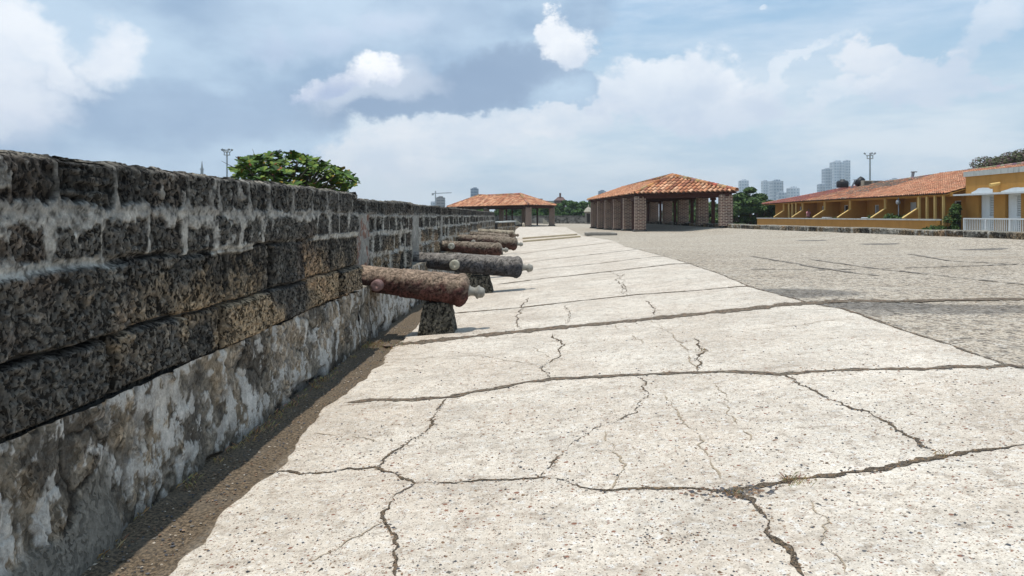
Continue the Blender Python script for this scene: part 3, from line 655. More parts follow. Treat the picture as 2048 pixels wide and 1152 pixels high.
def plaster_field(S, Z, rnd):
    """rendered foot of the wall: flaking lime over rubble"""
    n5 = fbm(S*26, Z*24, 4, rnd+17, .6); n1 = fbm(S*2.4, Z*2.4, 5, rnd); n2 = fbm(S*11, Z*6, 4, rnd+1); n3 = fbm(S*1.1, Z*1.6, 3, rnd+2); st = fbm(S*13, Z*7, 7, rnd+3, .72)
    a, b, c = wor(S*3.3+.5*n1, Z*4.0+.5*n2, rnd+4); rub = sst(.44, .54, n3*.6+n2*.4)
    white = sst(.510, .535, st*.65+n1*.35)*sst(.36, .52, fbm(S*.9, Z*1.1, 2, rnd+6)+.20*sst(4.8, 6.2, S))*(1-.8*rub); white = np.maximum(white, sst(.60, .64, fbm(S*9, Z*7, 5, rnd+7))*.8)
    stone = np.clip(1-a*1.6, 0, 1)*rub; a2, b2, c2 = wor(S*30, Z*26, rnd+8)
    rel = .030*(n5-.5)*(1-white)+.010*(n1-.5)*3+.006*white+.035*stone*(.4+.6*(1-a2))-.012*sst(.10, .02, b-a)*rub+.004*(n2-.5)
    n5 = fbm(S*26, Z*24, 4, rnd+17, .6); base = np.array([.20, .175, .14])*(.25+1.5*n5)[..., None]; tan = np.array([.30, .225, .145])*(.4+1.2*n5)[..., None]; wh = np.array([.56, .535, .49]); dk = np.array([.060, .053, .045])
    col = base*(.6+.8*n2[..., None]); col = col+(tan-col)*(sst(.42, .66, n1)*.55)[..., None]
    col = col+(tan*(.6+.5*c2[..., None])-col)*(stone*.8)[..., None]
    col = col+(dk-col)*(sst(.52, .66, fbm(S*3.5, Z*3.5, 5, rnd+12))*.75)[..., None]
    col = col*(1-.7*(sst(.10, .03, b-a)*rub)[..., None])
    col = col+(wh*(.8+.3*n2[..., None])-col)*(white*.92)[..., None]
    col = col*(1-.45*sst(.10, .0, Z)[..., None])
    fil = sst(3.75, 3.6, S+.10*n2)*sst(.24, .19, Z+.06*n1-.25*sst(3.2, 3.7, S))        # smooth cement fillet
    col = col+(np.array([.17, .155, .13])*(.85+.3*n2[..., None])-col)*fil[..., None]; rel = rel*(1-fil)+fil*(.055*sst(.3, .0, Z)+.01)
    hole = sst(.60, .70, fbm(S*2.1, Z*5, 3, rnd+15))*sst(.16, .05, Z); rel = rel-.05*hole; col = col*(1-.6*hole[..., None])
    rel = rel+.03*sst(.5, .0, Z)
    return rel, np.concatenate([np.clip(col, .01, .8), (.30+.45*stone-.22*white)[..., None]], -1)
def panel(path, ss, zz, fn, out, topcurl=False, s0=0):
    """path(s)->(x,y,nx,ny); grid over ss (along) and zz (up); fn gives relief and colour"""
    S, Z = np.meshgrid(ss, zz, indexing='ij'); rel, col = fn(S, Z); x, y, nx, ny = path(S)
    Zo = Z+0*rel; k = rel+out
    if topcurl:
        tz = zz[-1]+.03*(fbm(S*3, S*0, 3, 77)-.5)+.022*(fbm(S*14, S*0, 3, 78)-.5); t = sst(zz[-1]-.05, zz[-1], Z)
        k = k-.07*t**2; Zo = np.where(Z > zz[-1]-.06, Z+(tz-zz[-1])*t, Z)
        col = col.copy(); col[..., :3] += (np.array([.20, .175, .14])-col[..., :3])*(sst(zz[-1]-.03, zz[-1]-.008, Z)*sst(.35, .6, fbm(S*9, S*0, 3, 79)))[..., None]  # paler top edge: the sunlit rim is put into the colour
    P = np.stack([x+nx*k, y+ny*k, Zo], -1)
    return P.reshape(-1, 3), gridfaces(len(ss), len(zz)), col.reshape(-1, col.shape[-1])
def merge(ps):
    V = []; F = []; C = []; o = 0
    for v, f, c in ps: V.append(v); F.append(f+o); C.append(c); o += len(v)
    return np.concatenate(V), np.concatenate(F), np.concatenate(C)
WX = -2.154
def logy(a, b, q):
    r = [a]
    while r[-1] < b: r.append(r[-1]+max(q*abs(r[-1]), .007))
    r[-1] = b; return np.array(r)
CORE = paint('wall_core', (.06, .055, .048), .3, 3)
straight = lambda S: (np.full_like(S, WX), S, np.ones_like(S), np.zeros_like(S))
YE = 8.85
def near_wall():
    t = thing('stone_wall', 'tall near stretch of blackened coral block wall with flaking lime foot', 'wall', (WX, 4, 0))
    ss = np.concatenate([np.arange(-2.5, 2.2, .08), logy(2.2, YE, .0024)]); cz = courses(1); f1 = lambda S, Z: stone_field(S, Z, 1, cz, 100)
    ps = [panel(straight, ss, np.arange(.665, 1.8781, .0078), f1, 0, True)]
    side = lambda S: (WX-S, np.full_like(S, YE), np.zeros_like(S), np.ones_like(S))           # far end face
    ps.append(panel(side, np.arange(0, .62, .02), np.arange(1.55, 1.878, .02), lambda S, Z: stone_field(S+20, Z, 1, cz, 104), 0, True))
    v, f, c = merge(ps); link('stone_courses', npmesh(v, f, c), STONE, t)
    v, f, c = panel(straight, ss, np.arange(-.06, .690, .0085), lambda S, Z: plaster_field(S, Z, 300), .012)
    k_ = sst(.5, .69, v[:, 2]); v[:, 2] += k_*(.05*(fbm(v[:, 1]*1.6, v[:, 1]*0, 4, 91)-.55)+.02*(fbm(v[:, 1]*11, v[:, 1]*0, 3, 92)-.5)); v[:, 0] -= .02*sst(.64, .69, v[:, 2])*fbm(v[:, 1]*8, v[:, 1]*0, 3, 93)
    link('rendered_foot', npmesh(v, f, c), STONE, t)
    mb = MB(); mb.box((WX-.42, (YE-2.5)/2-.03, .88), (.74, YE+2.5-.06, 1.92)); mb.build('wall_core', CORE, t)
    xs = np.arange(-.80, -.045, .05); X, Y = np.meshgrid(xs, ss, indexing='ij'); Z = 1.86+.02*(fbm(X*6, Y*6, 3, 5)-.5)
    link('wall_top', npmesh(np.stack([X+WX, Y, Z], -1).reshape(-1, 3), gridfaces(len(xs), len(ss)), np.ones((X.size, 3))*[.19, .17, .14]), STONE, t)
near_wall()
REC = [(8.85, 10.6), (13.07, 15.1), (16.9, 18.95), (20.7, 22.8), (24.3, 26.3), (27.7, 29.8)]
YF = 41.0; DEP = .21
_ky = []; _kx = []
for i, (p, q) in enumerate(REC):
    nx_ = REC[i+1][0] if i < len(REC)-1 else YF
    _ky += [p, q, nx_-.01]; _kx += [-DEP, -DEP, 0 if i < len(REC)-1 else -.12]
def far_wall():
    t = thing('stone_wall', 'long lower stretch of mortar streaked block wall stepping back at each cannon', 'wall', (WX, 25, 0))
    cz = courses(2)
    def f2(S, Z):
        rel, col = stone_field(S, Z, 2, cz, 200); n = fbm(S*4, Z*4, 5, 44); n2 = fbm(S*30, Z*30, 3, 6)
        for k, (p, q) in enumerate(REC):
            qq = q-.05+.10*(fbm(Z*6, Z*0+p, 3, 5)-.5); m = (S > p-.02)*sst(qq+.03, qq-.03, S)*sst(1.625, 1.60, Z+.02*n2)
            cc = np.array([.27, .26, .235])*(.55+.8*n[..., None])*(.6+.8*n2[..., None])
            bk = .8*sst(.50, .60, fbm(S*9+3, Z*9, 5, 31+k, .65))*sst(.55, .35, np.minimum(np.abs(S-p-.85), np.abs(q-.12-S)))*(k == 0)
            cc = cc+(np.array([.19, .075, .045])*(.5+.9*n2[..., None])-cc)*bk[..., None]
            col[..., :3] += (cc-col[..., :3])*m[..., None]; col[..., 3] *= 1-.85*m; rel = rel*(1-m)+m*(.012*(n-.5)-.012*bk)
        return rel, col
    path = lambda S: (WX-.03+np.interp(S, _ky, _kx), S, np.ones_like(S), np.zeros_like(S))
    ss = logy(YE+.004, YF, .0022); top = 1.835
    ps = [panel(path, ss, np.arange(.66, top, .0115), f2, 0, True)]
    for k in range(1, len(REC)):          # small returns where a length steps back
        p = REC[k][0]; far = lambda S, p=p: (WX-DEP+S-.03, np.full_like(S, p-.01), np.zeros_like(S), np.ones_like(S))
        ps.append(panel(far, np.arange(-.02, DEP, .02), np.arange(.66, top, .02), lambda S, Z, p=p: stone_field(S+p, Z, 2, cz, 200), 0))
    v, f, c = merge(ps); v[:, 2] -= (v[:, 2] > .9)*.0022*np.maximum(0, v[:, 1]-9)*np.clip((v[:, 2]-.9)/.9, 0, 1); link('stone_courses', npmesh(v, f, c), STONE, t)
    v, f, c = panel(straight, logy(YE, YF, .003), np.arange(-.06, .700, .014), lambda S, Z: plaster_field(S, Z, 400), .012)
    link('rendered_foot', npmesh(v, f, c), STONE, t)
    xs = np.arange(-.34, .02, .02); ys = logy(YE, YF, .006); X, Y = np.meshgrid(xs, ys, indexing='ij'); Z = .680+.02*(fbm(X*9, Y*5, 3, 5)-.5)+.02*sst(0, -.3, X)
    link('ledge', npmesh(np.stack([X+WX, Y, Z], -1).reshape(-1, 3), gridfaces(len(xs), len(ys)), (np.array([.22, .20, .165])*(.5+fbm(X*14, Y*8, 4, 3)[..., None])).reshape(-1, 3)), STONE, t)
    mb = MB(); mb.box((WX-DEP-.10-.30, (YE+YF)/2, .86), (.6, YF-YE, 1.80)); mb.box((WX-.045-.17, (YE+YF)/2, .31), (.34, YF-YE-.02, .70)); mb.build('wall_core', CORE, t)
    xs = np.arange(-.86, -.02, .06); ys = np.arange(YE, YF, .1); X, Y = np.meshgrid(xs, ys, indexing='ij'); Z = 1.815-.0022*(Y-9)+.02*(fbm(X*6, Y*6, 3, 5)-.5)
    X = WX-.07+np.interp(Y, _ky, _kx)+X
    link('wall_top', npmesh(np.stack([X, Y, Z], -1).reshape(-1, 3), gridfaces(len(xs), len(ys)), np.ones((X.size, 3))*[.19, .17, .14]), STONE, t)
far_wall()
def low_end_wall():
    t = thing('stone_wall', 'short low wall with pale coping beyond the last cannon', 'wall', (WX, 44, 0))
    cz = ([.0, .3, .6, .9, 1.3], [list(np.arange(40, 51, .5)), list(np.arange(40.2, 51, .45)), list(np.arange(40.1, 51, .5)), list(np.arange(40, 51, .43))])
    a = Vector((WX+.02, YF, 0)); b = Vector((-1.35, 47.6, 0)); L = (b-a).length; d = (b-a)/L
    path = lambda S: (a.x+d.x*(S-40), a.y+d.y*(S-40), np.full_like(S, d.y), np.full_like(S, -d.x))
    ps = [panel(path, np.arange(40, 40+L, .03), np.arange(-.05, 1.16, .02), lambda S, Z: stone_field(S, Z, 2, cz, 230), 0)]
    v, f, c = merge(ps); link('stone_courses', npmesh(v, f, c), STONE, t)
    m = (a+b)/2; n = Vector((-d.y, d.x, 0))
    mb = MB(); mb.beam(m+Vector((0, 0, .54))-d*L/2+n*.23, m+Vector((0, 0, .54))+d*L/2+n*.23, .40, 1.2); mb.build('wall_core', CORE, t)
    mb = MB(); mb.beam(a+Vector((0, 0, 1.19))+n*.18, b+Vector((0, 0, 1.19))+n*.18, .56, .07); mb.build('coping', GREYW, t)
low_end_wall()

# ---------------------------------------------------------------- cannons
def ring_profile(L, r0, r1, cap=True):
    """(distance from breech end towards the muzzle, radius)"""
    P = [(0, r0*.30), (.004, r0*.52), (.03, r0*.80), (.07, r0*.97), (.10, r0*1.03), (.145, r0*1.03), (.155, r0*.97), (.19, r0*.955)]
    P += [(L*.28, r0*.93), (L*.285, r0*.965), (L*.30, r0*.965), (L*.305, r0*.91), (L*.52, r0*.86+r1*.02), (L*.525, r0*.90), (L*.54, r0*.90), (L*.545, r0*.82), (L*.9, r1*1.0), (L*.93, r1*1.06), (L*.97, r1*1.18), (L, r1*1.05), (L+.005, r1*.55), (L-.12, r1*.5)]
    return P
def cannon(breech, muzzle, r0, r1, label, cols, seed, knob=1.0, trun=None, trun_col=None, knob_col=None):
    """breech and muzzle: world points of the barrel axis ends"""
    b = Vector(breech); m = Vector(muzzle); ax = (m-b); L = ax.length; ax.normalize()
    t = thing('cannon', label, 'cannon', (b.x*.5+m.x*.5, b.y, min(b.z, m.z)-r0), 'old iron cannons resting in the wall recesses')
    u = ax.cross(Vector((0, 0, 1))).normalized(); w_ = u.cross(ax).normalized()
    if w_.z < 0: w_ = -w_
    prof = ring_profile(L, r0, r1); D = []; R = []
    for (d0, a0), (d1, a1) in zip(prof[:-1], prof[1:]):
        n = max(1, int(abs(d1-d0)/.016)); D += list(np.linspace(d0, d1, n, endpoint=False)); R += list(np.linspace(a0, a1, n, endpoint=False))
    D = np.array(D); R = np.array(R); nth = 84; th = np.linspace(0, 2*math.pi, nth, endpoint=False)
    DD, TT = np.meshgrid(D, th, indexing='ij'); RR = np.repeat(R[:, None], nth, 1)
    cx = np.cos(TT)*r0; cz = np.sin(TT)*r0
    nz = lambda s, k: fbm(DD*s+cx*s*.9+k, cz*s+DD*s*.3, 4, seed+k)
    RR = RR+.010*(nz(9, 1)-.5)+.010*(nz(30, 2)-.5)-.008*sst(.58, .68, nz(14, 3))*(RR > r1*.8)
    up = np.sin(TT); P = np.array(b)[None, None]+DD[..., None]*np.array(ax)+(np.cos(TT)*RR)[..., None]*np.array(u)+(up*RR)[..., None]*np.array(w_)
    body, low, top, topk = cols
    c = np.array(body)*(.55+.95*nz(12, 5)[..., None]); c = c+(np.array(low)-c)*sst(.48, .66, nz(6, 6))[..., None]*.75
    tm = sst(-.05, .62, up+.9*(nz(7, 7)-.5)+.5*(nz(28, 8)-.5))*topk; c = c+(np.array(top)*(.7+.6*nz(24, 9)[..., None])-c)*tm[..., None]
    fleck = sst(.60, .68, nz(34, 11))*.6; c = c+(np.array(top)*.8-c)*fleck[..., None]*sst(-.6, .2, up)[..., None]
    c = c*(1-.65*sst(.60, .70, nz(42, 12))[..., None])
    n = len(D); F = []
    i = np.arange(n-1)[:, None]*nth; k = np.arange(nth)[None]; k2 = (k+1) % nth
    F = np.stack([(i+k).ravel(), (i+nth+k).ravel(), (i+nth+k2).ravel(), (i+k2).ravel()], 1)
    link('barrel', npmesh(P.reshape(-1, 3), F, np.concatenate([np.clip(c, .01, .8), .30+.25*nz(5, 15)[..., None]], -1).reshape(-1, 4)), STONE, t)
    kc = knob_col or (.28, .265, .23); q = -ax
    mb = MB(); K = knob
    pr = [(-.05, .085), (.0, .066), (.02, .050), (.055, .044), (.075, .050), (.088, .070), (.105, .074), (.112, .062), (.135, .058), (.155, .052), (.170, .030), (.174, .001)]
    mb.tube([b+q*(d*K) for d, r in pr], [r*K for d, r in pr], 22, kc); mb.build('cascabel', TRUN, t, smooth=True)
    if trun is not None:
        for sgn in (-1, 1):
            d, dz, ro = trun; c0 = b+ax*d+Vector((0, 0, dz)); s = Vector((0, sgn, 0)); pr = [(r0*.4, ro*1.06), (r0*.95+.035, ro*1.04), (r0*.95+.095, ro), (r0*.95+.108, ro*.86), (r0*.95+.104, .001)]
            mb = MB(); mb.tube([c0+s*a for a, r in pr], [max(r, .001) for a, r in pr], 22, trun_col or kc); mb.build('trunnion', TRUN, t, smooth=True)
    return t
def f_trun(t):
    o = t.obj(); n = t.noise(o, 14, 5, .65); n2 = t.noise(o, 60, 4, .7)
    c = t.vm('SCALE', t.attr('Col'), t.lr(n, .25, .75, .7, 1.25)); return t.mix(t.m('MULTIPLY', t.ss(n2, .56, .7), .5), c, (.12, .09, .07)), (n2, .5, .012)
TRUN = mat('crusted_metal', f_trun, .9, .2)
RUST = ((.100, .045, .038), (.060, .038, .032), (.34, .255, .185), .80)
BLUE = ((.070, .070, .076), (.048, .040, .038), (.26, .23, .20), .85)
MAR = ((.090, .046, .038), (.052, .036, .030), (.30, .245, .185), .75)
CRM = ((.17, .115, .085), (.09, .06, .05), (.40, .34, .25), .95)
def wpt(px, py, y):
    """world point at depth y on the line of sight"""
    d = y
    for _ in range(6):
        p = at(px, py, d); d += (y-p.y)
    return p
cannon(wpt(938, 582, 9.68), wpt(690, 551, 9.68), .215, .165, 'maroon cannon with cream crusted top, nearest the viewer', RUST, 500, 1.22, (1.17, -.05, .072), (.21, .13, .12))
cannon(wpt(1045, 535, 14.45), wpt(800, 517, 14.45), .212, .15, 'blue grey cannon second from the viewer with pale round trunnion', BLUE, 520, 1.2, (1.31, -.03, .095), (.36, .34, .27))
cannon(wpt(1004, 499.5, 18.0), wpt(855, 490, 18.0), .168, .13, 'dark maroon cannon with grey breech, third from the viewer', MAR, 540, .9, (1.22, .02, .075), (.36, .35, .30))
cannon(wpt(1035, 488, 21.9), wpt(885, 475, 21.9), .20, .12, 'fat breeched red cannon, fourth from the viewer', MAR, 560, .95, (1.3, -.04, .06))
cannon(wpt(1019, 478, 25.5), wpt(905, 466, 25.5), .165, .12, 'slim maroon cannon mostly hidden behind the fat breeched red one', MAR, 580, .9, (1.2, -.04, .06))
cannon(wpt(1030, 470, 28.8), wpt(935, 461, 28.8), .165, .10, 'cream crusted brown cannon, farthest in the row', CRM, 600, .9, (1.2, -.04, .055), None, (.2, .16, .12))
def block(x, y, wb, wt, h, dp, label, seed, rz=0, sk=0.0):
    z0 = Gf(x-.1, y)-.03; h += .03
    V = []; n = 11; C = []; F = []; o = 0
    cor = [(-1, -1), (1, -1), (1, 1), (-1, 1)]
    def P(a, b, k): s = (wb+(wt-wb)*k)/2; dd = (dp+(dp*.72-dp)*k)/2; return Vector((x+a*s+sk*k, y+b*dd, z0+h*k))
    faces = []
    for i in range(4):
        a, b = cor[i], cor[(i+1) % 4]; faces.append(lambda u, v, a=a, b=b: P(a[0]+(b[0]-a[0])*u, a[1]+(b[1]-a[1])*u, v))
    faces.append(lambda u, v: P(-1+2*u, -1+2*v, 1)); faces.append(lambda u, v: P(-1+2*u, 1-2*v, 0))
    N = 26; cen = Vector((x, y, z0+h*.45))
    for f in faces:
        for i in range(N):
            for j in range(N):
                p = f(i/(N-1), j/(N-1)); q = (p-cen); e = 1-.035*(max(abs(q.x)/(wb/2), abs(q.y)/(dp/2), abs(q.z)/(h/2))**3*.5)
                nn = mnoise.fractal(p*14+Vector((seed, 0, 0)), 1, 2, 4); n2 = mnoise.fractal(p*50, 1, 2, 3); p = cen+q*(e+.035*nn+.018*n2)
                V.append(p); m = max(0, min(1, .5+nn*1.3)); k = max(0, min(1, (n2-.12)*4)); c = Vector((.085, .077, .062))*(.6+.8*m)
                c = c.lerp(Vector((.30, .26, .18)), k*.45*max(.15, min(1, 1.3-abs((p.z-z0)/h-.35)*1.6))); C.append(tuple(c)+(.85,))
        F.append(gridfaces(N, N, o)); o += N*N
    me = npmesh(np.array([tuple(v) for v in V]), np.concatenate(F), np.array(C)); bm = bmesh.new(); bm.from_mesh(me)
    bmesh.ops.remove_doubles(bm, verts=bm.verts, dist=.002); bmesh.ops.recalc_face_normals(bm, faces=bm.faces); bm.to_mesh(me); bm.free()
    ob = link('stone_block', me, STONE, None, (x, y, z0)); props(ob, label, 'support block', 'stone blocks propping up the cannons')
block(wpt(876, 660, 9.72).x, 9.72, .50, .335, .415, .42, 'tapered blackened stone block under the nearest maroon cannon', 3)
block(wpt(963, 585, 14.5).x, 14.5, .50, .36, .355, .42, 'tapered dark stone block under the blue grey cannon', 9, sk=-.03)
for k, (px, y, lb) in enumerate([(945, 18.0, 'dark stone block under the third cannon with grey breech'), (975, 21.9, 'dark stone block under the fat breeched red cannon'),
                                 (980, 25.5, 'dark stone block under the slim maroon cannon'), (995, 28.8, 'dark stone block under the farthest cannon')]):
    block(wpt(px, 500, y).x, y, .44, .32, [.50, .50, .58, .62][k]-.05, .4, lb, 20+k*5)
# ---------------------------------------------------------------- roofs of half-round clay tiles
TERRA = [(.54, .25, .135), (.60, .31, .18), (.46, .19, .10), (.62, .36, .22), (.34, .14, .085), (.56, .28, .15)]
def tile_plane(mb, e0, e1, r0, r1, sp=.33, tl=.42, pal=TERRA, dirt=.0, patch=None):
    e0, e1, r0, r1 = map(Vector, (e0, e1, r0, r1)); L = (e1-e0).length; U = (e1-e0)/L
    n = U.cross((r0+r1)/2-e0).normalized(); n = n if n.z > 0 else -n; V = n.cross(U)
    if V.z < 0: V = -V
    u0, v0 = (r0-e0).dot(U), (r0-e0).dot(V); u1, v1 = (r1-e0).dot(U), (r1-e0).dot(V)
    N = max(1, int(L/sp)); sp = L/N; arc = [(-1, 0), (-.81, .59), (-.31, .95), (.31, .95), (.81, .59), (1, 0)]
    for i in range(N):
        u = (i+.5)*sp
        if u < u0: vm = v0*u/u0
        elif u > u1: vm = v1*(L-u)/max(L-u1, 1e-6)
        else: vm = v0+(v1-v0)*((u-u0)/(u1-u0) if u1 > u0 else 0)
        nr = int(math.ceil((vm+.06)/tl)); ju = random.uniform(-.015, .015)
        for k in range(nr):
            a = -.10+k*tl+random.uniform(-.02, .02); b = min(-.10+(k+1)*tl+.05, vm)
            if b-a < .08: continue
            c = random.choice(pal); q = random.uniform(.72, 1.2); q *= (1-dirt*random.random())
            if patch and random.random() < patch(i/N, a/max(vm, .1)): c = (.20, .17, .14)
            c = tuple(min(.8, x*q) for x in c); vs = []
            tw = random.uniform(-.012, .012)
            for vv, rad, lift in ((a, sp*.37, .045), (b, sp*.30, .02)):
                for x, y in arc:
                    w_ = e0+U*(u+ju+(tw if vv == a else 0)+x*rad)+V*vv+n*(lift+y*rad*.85); vs.append(w_)
            mb.add(vs, [(j, j+1, j+7, j+6) for j in range(5)], c)
            # dark brown face closing the mouth of the eave tiles
            if k == 0: mb.add(vs[:6], [(0, 1, 2, 3, 4, 5)], (.13, .07, .045))
    mb.add([e0+n*.012-V*.08, e1+n*.012-V*.08, r1+n*.012, r0+n*.012], [(0, 1, 2, 3)] if (r1-r0).length > .02 else [(0, 1, 2)], (.060, .028, .018))  # deck coloured dark to stand in for shade between the tile columns
def ridge(mb, a, b, r=.13, pal=TERRA):
    a = Vector(a); b = Vector(b); L = (b-a).length; d = (b-a)/L; n = max(1, int(L/.42)); sd = d.cross(Vector((0, 0, 1))).normalized(); up = sd.cross(d)
    for i in range(n):
        p = a+d*(L*i/n); q = a+d*(L*(i+1)/n+.03); c = tuple(x*random.uniform(.6, 1.0) for x in random.choice(pal)); vs = []
        for w_, rr in ((p, r*1.05), (q, r*.88)):
            for x, y in [(-1, -.2), (-.81, .55), (-.31, .9), (.31, .9), (.81, .55), (1, -.2)]: vs.append(w_+sd*x*rr+up*(y*rr+.03))
        mb.add(vs, [(j, j+1, j+7, j+6) for j in range(5)], c)
def pavilion(label, C, zf, ztop, R1, R2, over, nlong, pw, postoff=.5, seed=0, group=None, raise_right=0):
    """C: four pier corners A (near left), B (near right), C, D (far left), as world xy; R1,R2 ridge ends; zf(x,y) floor"""
    random.seed(seed); P = [Vector((c.x, c.y, 0)) for c in C]; cen = sum(P, Vector())/4
    t = thing('open_pavilion', label, 'pavilion', (cen.x, cen.y, Gf(cen.x, cen.y)), group)
    rows = [(P[0], P[3]), (P[1], P[2])]; spots = []
    for k, (a, b) in enumerate(rows):
        up = raise_right*k
        for i in range(nlong): spots.append((a.lerp(b, i/(nlong-1)), True, up))
        for i in range(nlong-1): spots.append((a.lerp(b, (i+postoff)/(nlong-1)), False, up))
    rz = math.atan2(*(P[1]-P[0]).yx)
    for p, pier, up in spots:
        z0 = zf(p.x, p.y)+up
        if pier:
            mb = MB(); mb.box((p.x, p.y, (z0+ztop)/2+0), (pw, pw, ztop-z0+.2), 0); mb.build('brick_pier', BRICK, t, uv=True, bevel=.012)
            mb = MB(); mb.box((p.x, p.y, z0+.04), (pw+.2, pw+.2, .16), 0, .92); up or mb.build('pier_footing', CORE, t, bevel=.02)
        else:
            mb = MB(); mb.box((p.x, p.y, (z0+ztop)/2), (.19, .19, ztop-z0), 0); mb.box((p.x, p.y, ztop-.09), (.22, .7, .14), 0); mb.build('wooden_post', WOOD, t)
    zb = ztop+.12; loop = [P[0], P[1], P[2], P[3]]
    for i in range(4):
        a, b = loop[i], loop[(i+1) % 4]; d = (b-a).normalized(); mb = MB()
        mb.beam(a-d*.35+Vector((0, 0, zb+(.003 if i % 2 else 0))), b+d*.35+Vector((0, 0, zb+(.003 if i % 2 else 0))), .24, .26); mb.build('eave_beam', WOOD, t)
    for k in range(1, nlong-1):
        a = P[0].lerp(P[3], k/(nlong-1)); b = P[1].lerp(P[2], k/(nlong-1)); mb = MB(); mb.beam(a+Vector((0, 0, zb-.05)), b+Vector((0, 0, zb-.05)), .16, .2); mb.build('tie_beam', WOOD, t)
    E = []
    for i in range(4):
        p = loop[i]; q1 = (p-loop[i-1]).normalized(); q2 = (p-loop[(i+1) % 4]).normalized(); E.append(p+(q1+q2)*over+Vector((0, 0, zb+.17)))
    A, B, C_, D = E; mb = MB()
    tile_plane(mb, A, B, R1, R1); tile_plane(mb, B, C_, R1, R2); tile_plane(mb, D, A, R2, R1); tile_plane(mb, C_, D, R2, R2)
    for a, b in ((A, R1), (B, R1), (C_, R2), (D, R2), (R1, R2)): ridge(mb, Vector(a)+Vector((0, 0, .05)), Vector(b)+Vector((0, 0, .05)))
    o = mb.build('tiled_roof', TILE, t)
    dk = Vector((0, 0, -.06)); mb = MB()
    for a, b, c, d in ((A, B, R1, R1), (B, C_, R2, R1), (C_, D, R2, R2), (D, A, R1, R2)):
        pts = [Vector(a)+dk, Vector(b)+dk, Vector(c)+dk]+([Vector(d)+dk] if (Vector(c)-Vector(d)).length > .05 else []); mb.prism(pts, (0, 0, -.05))
    mb.build('roof_boards', WOOD, t)
    # rafters showing under the eaves
    mb = MB()
    for a, b, r0, r1 in ((A, B, R1, R1), (D, A, R2, R1), (B, C_, R1, R2)):
        a, b, r0, r1 = map(Vector, (a, b, r0, r1)); n = int((b-a).length/.75)
        for i in range(1, n):
            p = a.lerp(b, i/n)+Vector((0, 0, -.13)); q = r0.lerp(r1, i/n)+Vector((0, 0, -.13)); mb.beam(p.lerp(q, .02), p.lerp(q, .55), .08, .10)
    mb.build('rafters', WOOD, t)
    return t
pavilion('open brick pier pavilion with hipped clay tile roof, nearer one', [cf(8.3, 48), cf(12.55, 43.5), cf(12.2, 69), cf(7.7, 69)],
         lambda x, y: Gf(x, y), 2.68, at(1345, 352.5, 48.4), at(1249, 376, 66.5), .55, 6, .69, seed=3, raise_right=.22)
pavilion('distant open pavilion with long orange tiled roof beyond the cannons', [cf(1.8, 80.5), cf(4.6, 85.5), cf(-1.5, 104), cf(-8.0, 100)],
         lambda x, y: .33, 2.38, at(1041, 389, 86), at(954, 393, 97.5), .6, 3, .66, seed=5)

# ---------------------------------------------------------------- parapet on the right, far wall, sentry box
def parapet():
    P = [Vector((float(xp(y)), y, 0)) for y in (6, 14, 23.5, 33, 42.9, 56, 69.4, 82)]; Ls = [(b-a).length for a, b in zip(P[:-1], P[1:])]; tot = np.concatenate([[0], np.cumsum(Ls)])
    px_ = np.array([p.x for p in P]); py_ = np.array([p.y for p in P])
    def path(S): return np.interp(S, tot, px_), np.interp(S, tot, py_), -np.ones_like(S), -.25*np.ones_like(S)
    js = [0]
    while js[-1] < tot[-1]: js.append(js[-1]+random.uniform(.5, 1.25))
    cz = ([-9, .2, 9, 10, 11], [js, js, js, js])
    def fn(S, Z):
        rel, c = stone_field(S, Z+.3, 2, ([-9, -.1, 9, 10, 11], [js, js, js, js]), 610); n = fbm(S*2, Z*3, 4, 66)
        c = c.copy(); c[..., :3] *= (.7+.6*n[..., None]); pale = sst(.60, .66, fbm(S*.7, Z*1.2, 3, 67)); c[..., :3] += (np.array([.30, .28, .24])*(.5+fbm(S*14, Z*14, 3, 68)[..., None])-c[..., :3])*pale[..., None]*.8
        return rel*1.6, c
    t = thing('low_parapet', 'knee high parapet of dark rounded coral blocks along the terrace edge', 'parapet', P[1])
    S = np.arange(0, tot[-1], .03); x, y, nx, ny = path(S); g = G(x, y)
    prof = [(0, -.1, 0), (0, .02, .01), (0, .06, .01), (0, .10, .01), (0, .15, .02), (0, .185, .012), (-.03, .215, 0), (-.08, .23, 0), (-.2, .235, 0), (-.45, .23, 0), (-.5, .18, 0), (-.52, -.3, 0)]
    V = []; C = []
    hvar = .10*(fbm(S*.9, S*0, 3, 12)-.5)+.03*(fbm(S*4, S*0, 2, 13)-.5)
    for k, (o, z, q) in enumerate(prof):
        r, c = fn(S, np.full_like(S, z)); zz = g+z*(1+hvar*2.6)
        V.append(np.stack([x-nx*(-o-r*1.2), y-ny*(-o), zz], 1)); C.append(c if k < 6 else np.concatenate([c[:, :3]*.3+.7*np.array([.26, .24, .20])*(.6+.8*fbm(S*6, S*0+k, 3, 5)[:, None]), c[:, 3:]*.4], 1))
    V = np.stack(V, 1).reshape(-1, 3); C = np.stack(C, 1).reshape(-1, 4)
    link('stone_courses', npmesh(V, gridfaces(len(S), len(prof)), np.clip(C, .01, .8)), STONE, t)
parapet()
